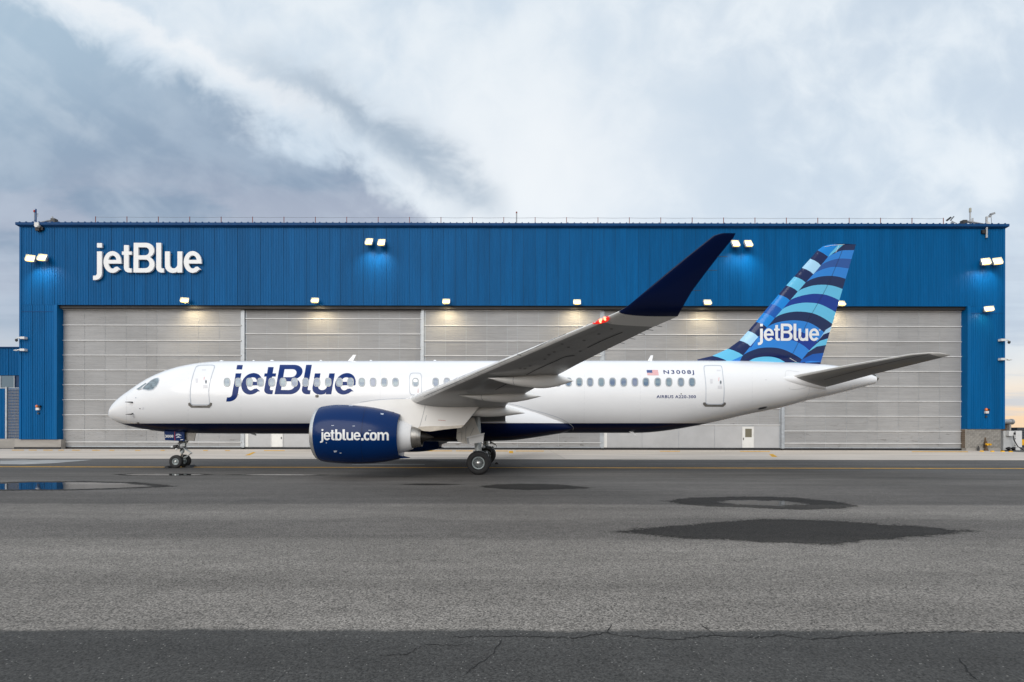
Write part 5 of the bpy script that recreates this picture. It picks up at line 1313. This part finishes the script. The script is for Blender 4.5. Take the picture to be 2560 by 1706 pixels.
def nose_gear():
    x = -16.86
    wheel(x - .02, 25.63, .328, .21, .135 * 1.28, -1, 0, .326); wheel(x + .03, 26.18, .328, .21, .173, 1, 0, .326)
    lg = MB().tube([(x + .03, 25.9, .33), (x + .10, 25.9, .80)], .055, 12).tube([(x + .09, 25.9, .76), (x + .22, 25.9, 1.95)], [.10, .11], 14).tube([(x, 25.6, .326), (x + .02, 26.2, .326)], .045, 10).build('nose_gear_leg', M['gear'], air, 40)
    MB().tube([(x + .05, 25.9, .48), (x + .085, 25.9, .72)], .06, 14).build('piston', M['chrome'], lg, 40)
    for dy in (-.06, .06):
        MB().tube([(x + .20, 25.9 + dy, .98), (x + .58, 25.9 + dy * .5, .74), (x + .22, 25.9 + dy, .50)], [.035, .028, .035], 8).build('torque_link', M['gear'], lg, 40)
    MB().tube([(x + .11, 25.9, .96), (x + .13, 25.9, 1.02), (x + .13, 25.9, 1.16), (x + .15, 25.9, 1.24)], [.11, .16, .16, .12], 14).build('steering_collar', M['grey'], lg, 40)
    MB().box(x - .10, x + .02, 25.74, 25.86, 1.04, 1.12).build('steering_actuator', M['darkgrey'], lg)
    MB().box(x + .20, x + .32, 25.76, 25.9, 1.10, 1.26).build('steering_actuator', M['gear'], lg)
    MB().lathe([(-.1, 0), (-.1, .07), (.06, .085), (.08, .0)], (x - .14, 25.78, 1.08), 'X', 14).build('taxi_lamp', M['darkgrey'], lg, 40)
    MB().lathe([(-.06, 0), (-.05, .05), (.0, .06), (.06, .03)], (x - .30, 25.74, 1.06), 'X', 12).build('lamp_lens', M['signwhite'], lg, 40)
    MB().lathe([(-.06, 0), (-.05, .05), (.0, .05), (.06, .0)], (x - .08, 25.76, .94), 'X', 12).build('lamp_lens', M['wlight'], lg, 40)
    for k in range(3):
        MB().tube(curve([(x + .05 + .05 * k, 25.78, 1.4), (x - .02 + .06 * k, 25.76, 1.15), (x + .1 + .05 * k, 25.77, .98), (x + .06, 25.8, .82)], 4), .013, 6).build('hydraulic_line', M['black'], lg, 40)
    MB().box(x + .02, x + .2, 25.76, 25.8, 1.25, 1.42).build('valve_block', M['darkgrey'], lg)
    MB().tube([(x + .2, 25.9, 1.15), (x + .75, 25.9, 1.8)], .05, 8).build('drag_strut', M['gear'], lg, 40)
    q = lambda a, b_: (380 + a / 11.2, 1060 + b_ / 11.2)
    d = 25.42
    def door(name, pts, m, dd, yv):
        P = [at(*q(*p), dd) for p in pts]; return MB().prism([(p.x, p.z) for p in P], yv, yv + .035).build(name, m, air)
    d1 = door('nose_gear_door', [(335, 200), (905, 225), (905, 500), (365, 475)], M['engblue'], d, d)
    P1 = BVHTree.FromPolygons([tuple(v.co) for v in d1.data.vertices], [tuple(p.vertices) for p in d1.data.polygons])
    text_decal('fleet_number', '3008', *[q(372, 0)[0], q(600, 0)[0]], q(0, 325)[1], q(0, 402)[1], P1, M['signwhite'], d1, .006, -.06, .012)
    decal('red_line', [([q(632, 235), (q(645, 235)), q(648, 485), q(635, 485)], [])], P1, M['red'], d1, .006, 3, 3)
    for pp in ([(690, 300), (740, 288), (780, 300), (835, 350), (760, 345), (740, 330), (715, 350), (660, 345)], [(740, 355), (790, 390), (835, 412), (740, 402), (670, 412), (700, 385)]):
        decal('door_stencil', [([q(*p) for p in pp], [])], P1, M['stencil'], d1, .006, 3, 3)
    decal('white_placard', [([q(805, 450), q(888, 452), q(888, 500), q(805, 495)], [])], P1, M['signwhite'], d1, .006, 3, 3)
    door('nose_gear_door', [(895, 270), (1228, 270), (1180, 496), (950, 482)], M['sill'], 25.55, 25.55)
    door('nose_gear_door', [(335, 200), (905, 225), (905, 500), (365, 475)], M['engblue'], 26.35, 26.35)
nose_gear()

# ------------------------------------------------------------------ roof and wall fittings
gw = empty('guard_wire', (0, W0 + 1.5, ZT + .25), 'thin roof guard wire on short reddish posts along the hangar roof edge', 'guard wire')
pm = MB().tube([(0, 0, 0), (0, 0, .92)], .034, 6).box(-.09, .09, -.09, .09, -.1, .012).mesh('post', M['redpost'])
Yp = W0 + .6
for i in range(28):
    o = obj('post', pm, gw); o.location = (wx(238 + i * 78.5, Yp), Yp, ZT + .27)
wp = []
for i in range(28):
    x = wx(238 + i * 78.5, Yp)
    wp.append((x, Yp, ZT + 1.14))
    if i < 27: wp.append((x + wx(1280 + 39.2, Yp), Yp, ZT + 1.11))
MB().tube(wp, .013, 5).build('wire', M['wire'], gw)

def mast_left():
    f = empty('antenna_mast', (wx(89), W0, ZT), 'slim dark mast with a red lamp at the left roof corner', 'mast')
    y = W0 - .12; x = wx(89, y)
    MB().tube([(x, y, ZT - .5), (x, y, wz(525, y))], .055, 8).build('pole', M['blue2'], f)
    MB().tube([(wx(85.3, y), y, wz(556, y)), (wx(85.3, y), y, wz(533, y))], .02, 6).build('lamp_stem', M['darkgrey'], f)
    MB().lathe([(0, .0), (0, .09), (.1, .1), (.2, .07), (.24, 0)], (wx(85.3, y), y, wz(533, y)), 'Z', 10).build('red_lamp', mat('red_lamp', (.35, .01, .01), .3), f, 40)
    MB().tube([(x, y, wz(541, y)), (x + .2, y, wz(536, y)), (x + .16, y, wz(545, y))], .02, 6).build('bracket', M['grey'], f)
    MB().tube([(x, y, wz(551, y)), (wx(82, y), y, wz(558.5, y))], .02, 6).build('brace', M['blue2'], f)
mast_left()
def boom(xa, xb, xm, label):
    y = W0 + .7; f = empty('roof_hoist', (wx(xb), y, ZT), label, 'hoist arm')
    MB().tube([(wx(xa, y), y, wz(559, y)), (wx(xb, y), y, wz(551.5, y))], [.05, .13], 8).build('boom', M['grey'], f)
    MB().box(wx(xb, y) - .28, wx(xb, y) + .12, y - .2, y + .2, ZT + .25, wz(550, y)).build('base_box', M['darkgrey'], f)
    MB().tube([(wx(xm, y), y, ZT + .2), (wx(xm, y), y, wz(544, y))], .07, 8).build('upright', M['grey'], f)
    MB().tube([(wx(xb, y), y, wz(552, y)), (wx(xb, y) + (.4 if xb > xa else -.4), y, ZT + .28)], .03, 6).build('stay', M['darkgrey'], f)
boom(97, 137, 130, 'grey slanting hoist arm on the left roof edge')
boom(2463, 2410, 2430.5, 'grey slanting hoist arm on the right roof edge')
def siren(px, py, label):
    y = W0 - .3; f = empty('wall_sensor', (wx(px), W0, wz(py)), label, 'sensor unit')
    x = wx(px, y)
    MB().box(x - .22, x + .2, y - .12, y + .28, wz(566, y) - .12, wz(560, y) + .02).build('upper_casing', M['offwhite'], f)
    MB().box(x - .13, x + .13, y - .16, y + .28, wz(571.5, y), wz(567.5, y)).build('lower_casing', M['offwhite'], f)
    MB().box(x - .22, x + .16, y - .02, y + .28, wz(579, y), wz(572, y)).build('dark_grille', M['black'], f)
    MB().box(x + .22, x + .42, y + .08, y + .28, wz(576, y), wz(569, y)).build('side_bracket', M['black'], f)
siren(93, 568, 'white and black sensor unit under the roof edge at the left corner')
def mast_right():
    y = W0 - .14; f = empty('camera_mast', (wx(2465.5), W0, ZT), 'grey pole carrying two cameras at the right roof corner', 'mast')
    x = wx(2465.5, y)
    MB().tube([(x, y, wz(593, y)), (x, y, wz(540, y))], .09, 8).build('pole', M['grey'], f)
    MB().box(x - .45, x - .1, y - .05, y + .12, wz(582, y), wz(573, y)).build('junction_box', M['black'], f)
    MB().tube([(x, y, wz(543, y)), (wx(2476, y), y, wz(541, y)), (wx(2479, y), y, wz(534, y))], .035, 6).build('arm', M['offwhite'], f)
    MB().obox((wx(2480, y), y, wz(533, y)), (.20, 0, .06), (0, .09, 0), (-.03, 0, .08)).build('camera', M['grey'], f)
    MB().obox((wx(2474, y), y, wz(538, y)), (.09, 0, .03), (0, .07, 0), (-.02, 0, .08)).build('camera', M['grey'], f)
    MB().tube([(wx(2477, y), y, wz(540, y)), (wx(2478, y), y, wz(562, y))], .018, 6).build('cable', M['darkgrey'], f)
    MB().obox((wx(2469, y), y, wz(556, y)), (.10, 0, 0), (0, .08, 0), (0, 0, .10)).build('bracket_box', M['offwhite'], f)
mast_right()
def antenna(px, py, label, head=True):
    y = W0 + .9; f = empty('antenna', (wx(px), y, ZT), label, 'antenna')
    MB().tube([(wx(px, y), y, ZT + .2), (wx(px, y), y, wz(py + (10 if head else 0), y))], .06, 8).build('pole', M['grey'], f)
    if head: MB().lathe([(0, 0), (0, .1), (.38, .1), (.42, .07), (.42, 0)], (wx(px, y), y, wz(py + 10, y)), 'Z', 10).build('cap', mat('antenna_cap', (.35, .34, .28), .6), f, 40)
    else: MB().lathe([(0, 0), (0, .07), (.14, .08), (.2, 0)], (wx(px, y), y, wz(py + 4, y)), 'Z', 8).build('cap', M['redpost'], f, 40)
antenna(2424.5, 519, 'upright roof antenna with a pale capsule at the right')
antenna(1290.5, 530, 'thin upright rod with a small red head at mid roof', False)
def weather():
    y = W0 + .8; f = empty('weather_camera', (wx(2380), y, ZT), 'pan-tilt device with two small plates on the right roof edge', 'roof device')
    MB().box(wx(2377.5, y), wx(2382.5, y), y - .1, y + .1, ZT + .2, wz(554, y)).build('base', M['grey'], f)
    MB().tube([(wx(2374, y), y, wz(549, y)), (wx(2400, y), y, wz(562, y))], .03, 6).build('arm', M['grey'], f)
    MB().obox((wx(2371, y), y, wz(546, y)), (.20, 0, .16), (0, .06, 0), (-.05, 0, .06)).build('plate', M['darkgrey'], f)
    MB().obox((wx(2380, y), y, wz(544, y)), (.14, 0, .17), (0, .06, 0), (-.02, 0, .02)).build('plate', M['darkgrey'], f)
weather()
def cctv(px, py, side, label, dome):
    y = W0 - .3; f = empty('security_camera', (wx(px), W0, wz(py)), label, 'security camera'); x = wx(px, y); s_ = side
    MB().box(min(x, x + s_ * -.45), max(x, x + s_ * -.45), y - .1, y + .24, wz(py + 3, y), wz(py - 2.5, y)).build('wall_box', M['offwhite'], f)
    MB().tube([(x, y, wz(py, y)), (x + s_ * .30, y, wz(py, y)), (x + s_ * .36, y, wz(py + 2, y))], .05, 8).build('arm', M['offwhite'], f)
    if dome: MB().lathe([(0, .0), (0, .10), (-.12, .12), (-.22, .09), (-.28, .0)], (x + s_ * .40, y, wz(py + 3, y)), 'Z', 12).build('dome', M['darkgrey'], f, 40)
    else: MB().lathe([(0, 0), (.0, .10), (-.06, .20), (-.10, .20), (-.14, 0)], (x + s_ * .42, y, wz(py + 0, y)), 'Z', 12).build('lamp_head', M['offwhite'], f, 40)
cctv(51, 847, -1, 'upper white dome camera on the left hangar corner', True); cctv(51, 877, -1, 'lower white arm lamp on the left hangar corner', False)
cctv(2512, 848, 1, 'upper white dome camera on the right hangar corner', True); cctv(2512, 896, 1, 'lower white arm lamp on the right hangar corner', False)
def beacon(px, py, label, side):
    y = W0 - .12; f = empty('warning_beacon', (wx(px), W0, wz(py)), label, 'beacon'); x = wx(px, y)
    MB().box(x - .15, x + .15, y - .1, y + .07, wz(py + 10, y), wz(py + 4, y)).build('control_box', M['offwhite'], f)
    MB().lathe([(0, .0), (0, .10), (.1, .13), (.2, .10), (.26, 0)], (x - .06, y - .05, wz(py + 3, y)), 'Z', 12).build('amber_dome', M['orange'], f, 40)
    MB().box(x + .08, x + .25, y - .12, y + .07, wz(py + 3, y), wz(py - 2, y)).build('horn', M['black'], f)
    MB().tube([(x, y, wz(py + 10, y)), (x, y, wz(py + 17, y)), ], .02, 6).build('conduit', M['blue2'], f)
    MB().box(x - .08, x + .08, y - .02, y + .07, wz(py + 20, y), wz(py + 16, y)).build('push_button', M['darkgrey'], f)
beacon(95, 1018, 'amber beacon over a white box on the left hangar pillar', -1); beacon(2466, 1022, 'amber beacon over a white box on the right hangar pillar', 1)
def hydrant():
    y = W0 - .18; px, py = 2465.5, 1109; f = empty('hose_connection', (wx(px), W0, 0), 'brown standpipe with two yellow caps on the block wall', 'hose connection'); x = wx(px, y)
    MB().tube([(x, y, .28), (x, y, wz(1101, y))], .09, 10).build('pipe', M['rust'], f)
    MB().tube([(x, y, .006), (x, y, .28)], [.2, .12], 10).build('base', M['rust'], f)
    MB().tube([(x - .25, y - .1, wz(py, y)), (x + .25, y - .1, wz(py, y))], .08, 10).build('tee', M['rust'], f)
    for s_ in (-1, 1):
        MB().tube([(x + s_ * .12, y - .1, wz(py, y)), (x + s_ * .14, y - .34, wz(py, y) - .02)], .10, 10).build('yellow_cap', M['yellow'], f)
hydrant()
stn = obj('rust_stain', MB().add([(wx(2459), W0 + .062, .3), (wx(2468), W0 + .062, .3), (wx(2467), W0 + .062, 1.3), (wx(2463), W0 + .062, 1.3)], [(0, 1, 2, 3)]).mesh('rust_stain', M['rust']), hang)
for k, (px, dd) in enumerate(((2454.5, 47.3), (2481, 47.0), (2506.5, 46.9), (2527, 46.5))):
    x, y = (px - CX) * dd / F, dd
    o = MB().add([(x - .16, y - .1, 0), (x + .16, y - .1, 0), (x + .16, y + .1, 0), (x - .16, y + .1, 0), (x - .09, y - .05, .12), (x + .09, y - .05, .12), (x + .09, y + .05, .12), (x - .09, y + .05, .12)],
              [(0, 1, 5, 4), (1, 2, 6, 5), (2, 3, 7, 6), (3, 0, 4, 7), (4, 5, 6, 7)]).build('wheel_stop', M['yellow'])
    tag(o, ['yellow stud under the hose connection', 'yellow stud at the right part of the block wall', 'yellow stud at the right end of the block wall', 'yellow stud in front of the white cabinet'][k], 'ground stud', 'yellow ground studs')
pz = empty('pipe_stub', (wx(2441.5), W0 - .2, 0), 'short dark pipe stub at the foot of the block wall', 'pipe stub')
MB().tube([(wx(2441.5), W0 - .2, 0), (wx(2441.5), W0 - .2, .36)], .09, 8).build('pipe', M['darkgrey'], pz); MB().tube([(wx(2441.5), W0 - .2, .36), (wx(2441.5), W0 - .2, .5)], .05, 8).build('valve', M['darkgrey'], pz)

# ---- cabinet and duct beside the hangar
def cabinet():
    d = 50.0; f = empty('equipment_cabinet', (wx(2530, d), d, 0), 'pale metal equipment cabinet beside the right hangar corner', 'cabinet')
    X = lambda p: wx(p, d); Z = lambda p: wz(p, d)
    MB().box(X(2508.5), X(2537), d, d + 2.2, .05, Z(1075.5)).build('body', vary(mat('cabinet_grey', (.46, .47, .47), .5), (1, 1, 1), .1), f)
    MB().box(X(2537.2), X(2553.5), d - .06, d + 2.0, Z(1116), Z(1075)).build('front_door', M['offwhite'], f)
    MB().box(X(2536), X(2550), d - .03, d + 1.8, .05, Z(1116.5)).build('lower_panel', M['offwhite'], f)
    MB().box(X(2514), X(2527), d - .35, d - .002, Z(1088), Z(1076)).build('switch_box', M['offwhite'], f)
    MB().tube([(X(2528), d - .3, Z(1081)), (X(2524), d - .35, Z(1088)), (X(2525), d - .4, Z(1098)), (X(2533), d - .45, Z(1114)), (X(2547), d - .5, .06)], .045, 8).build('hose', M['black'], f)
    MB().box(X(2525), X(2529.5), d - .40, d - .04, Z(1085), Z(1079.5)).build('plug', M['black'], f)
    for p in (2515.5, 2528):
        MB().prism([(X(p - 3), .25), (X(p + 3.5), .05), (X(p + 3.5), .38)], d - .3, d - .02).build('cable_clip', M['black'], f)
    for z in (1078, 1095, 1112): MB().box(X(2536.2), X(2537), d - .09, d - .03, Z(z + 1), Z(z - 1)).build('hinge', M['darkgrey'], f)
cabinet()
def duct():
    d = 53.5; f = empty('air_handling_unit', (wx(2520, d), d, 0), 'grey metal duct unit standing behind the white cabinet', 'air unit')
    X = lambda p: wx(p, d); Z = lambda p: wz(p, d)
    MB().tube([(X(2500), d + .5, Z(1052.5)), (X(2538), d + .5, Z(1052.5))], .26, 16).build('duct', M['grey'], f, 40)
    MB().tube([(X(2538), d + .5, Z(1052.5)), (X(2542.5), d + .5, Z(1052.5))], [.30, .30], 16).build('duct_flange', M['grey'], f, 40)
    MB().box(X(2531), X(2535), d + .3, d + .7, 0, Z(1058.4)).build('support_post', M['concrete'], f)
    MB().box(X(2508), X(2530.5), d + .6, d + 2.4, 0, Z(1058.6)).build('dark_box', M['rust'], f)
duct()
fence = empty('far_building', (65, 62, 0), 'dark slatted enclosure beyond the cabinet at the right edge', 'enclosure')
MB().box(61.5, 76, 62, 70, 0, wz(1067, 62)).build('wall', mat('dark_cladding', (.035, .042, .055), .7), fence)
for k in range(7): MB().box(61.4, 76.1, 61.94, 61.99, .3 + k * .3, .44 + k * .3).build('slat', mat('cladding_slat', (.06, .068, .08), .6), fence)
yv = empty('yellow_barrier', (61, 57, 0), 'low yellow barrier at the far right edge', 'barrier')
MB().box(56.2, 63, 57, 57.3, .35, 1.0).build('beam', M['yellow'], yv)
for x in (57.5, 60.5): MB().box(x, x + .3, 57.05, 57.25, 0, .349).build('leg', M['darkgrey'], yv)

# ---- lower blue building on the left
def annex():
    d = 53.0; f = empty('annex_building', (wx(20, d), d, 0), 'lower blue ribbed building with a louvred bay left of the hangar', 'building')
    X = lambda p: wx(p, d); Z = lambda p: wz(p, d); x0 = -75.0; x1 = -47.9
    MB().box(x0, x1, d + .1, d + 30, .0, Z(872)).build('wall', M['bluejoint'], f)
    MB().box(x0 - .1, x1, d - .15, d + 30.2, Z(872.1), Z(870)).build('roof_edge', M['blue2'], f)
    zb = Z(941); w = 1.12; me = ribbed(w, Z(872) - zb - .03, 'wall_panel'); me2 = ribbed(w, Z(972.5) - 1.0, 'wall_panel')
    n = int((x1 - x0) / w)
    for i in range(n):
        o = obj('wall_panel', me, f); o.location = (x1 - (i + 1) * w, d + .02, zb)
        if i >= 2: o = obj('wall_panel', me2, f); o.location = (x1 - (i + 1) * w - .25, d + .02, .95)
    for i in range(10):
        a = X(2) - 1.4 * (i - 1); fr = MB().box(a - 1.36, a - .04, d + .02, d + .08, Z(972), Z(942)).build('window_pane', M['glassdark'], f)
        MB().box(a - .04, a + .02, d - .02, d + .09, Z(972), Z(942)).build('mullion', M['post'], fr)
    MB().box(x0, x1, d - .03, d + .09, Z(973.5), Z(971.8)).build('sill', M['post'], f)
    MB().box(X(15.5), X(19.5), d - .12, d + .09, .95, Z(970)).build('louvre_frame', M['post'], f)
    lm = MB().add([(X(19.6), d - .06, 0), (x1, d - .06, 0), (x1, d + .04, .10), (X(19.6), d + .04, .10), (X(19.6), d - .06, -.02), (x1, d - .06, -.02)], [(0, 1, 2, 3), (4, 5, 1, 0)]).mesh('louvre_slat', vary(mat('louvre_grey', (.21, .21, .215), .5), (1, 1, 1), .08))
    for i in range(33):
        o = obj('louvre_slat', lm, f); o.location = (0, 0, .98 + i * .158)
    MB().box(x0, x1, d - .2, d + .05, 0, .94).build('plinth', M['concrete'], f)
annex()

# ---- wheel chocks
def chock(x, y, yaw, label):
    r = Matrix.Rotation(yaw, 3, 'Z'); c = Vector((x, y, 0))
    prof = [(-.15, 0), (.13, 0), (.06, .09), (-.01, .12), (-.10, .05)]
    v = [c + r @ Vector((a, s_, z)) for s_ in (-.30, .30) for a, z in prof]; n = 5
    o = MB().add(v, [tuple(range(n)), tuple(reversed(range(n, 2 * n)))] + [(i, i + n, (i + 1) % n + n, (i + 1) % n) for i in range(n)]).build('wheel_chock', M['black'])
    tag(o, label, 'wheel chock', 'black wheel chocks')
chock(-17.26, 25.75, 0, 'black rubber chock in front of the nose wheels')
chock(-16.46, 26.1, math.pi, 'black rubber chock behind the nose wheels')
chock(-0.86, 29.1, math.pi, 'small black chock behind the far main wheels')
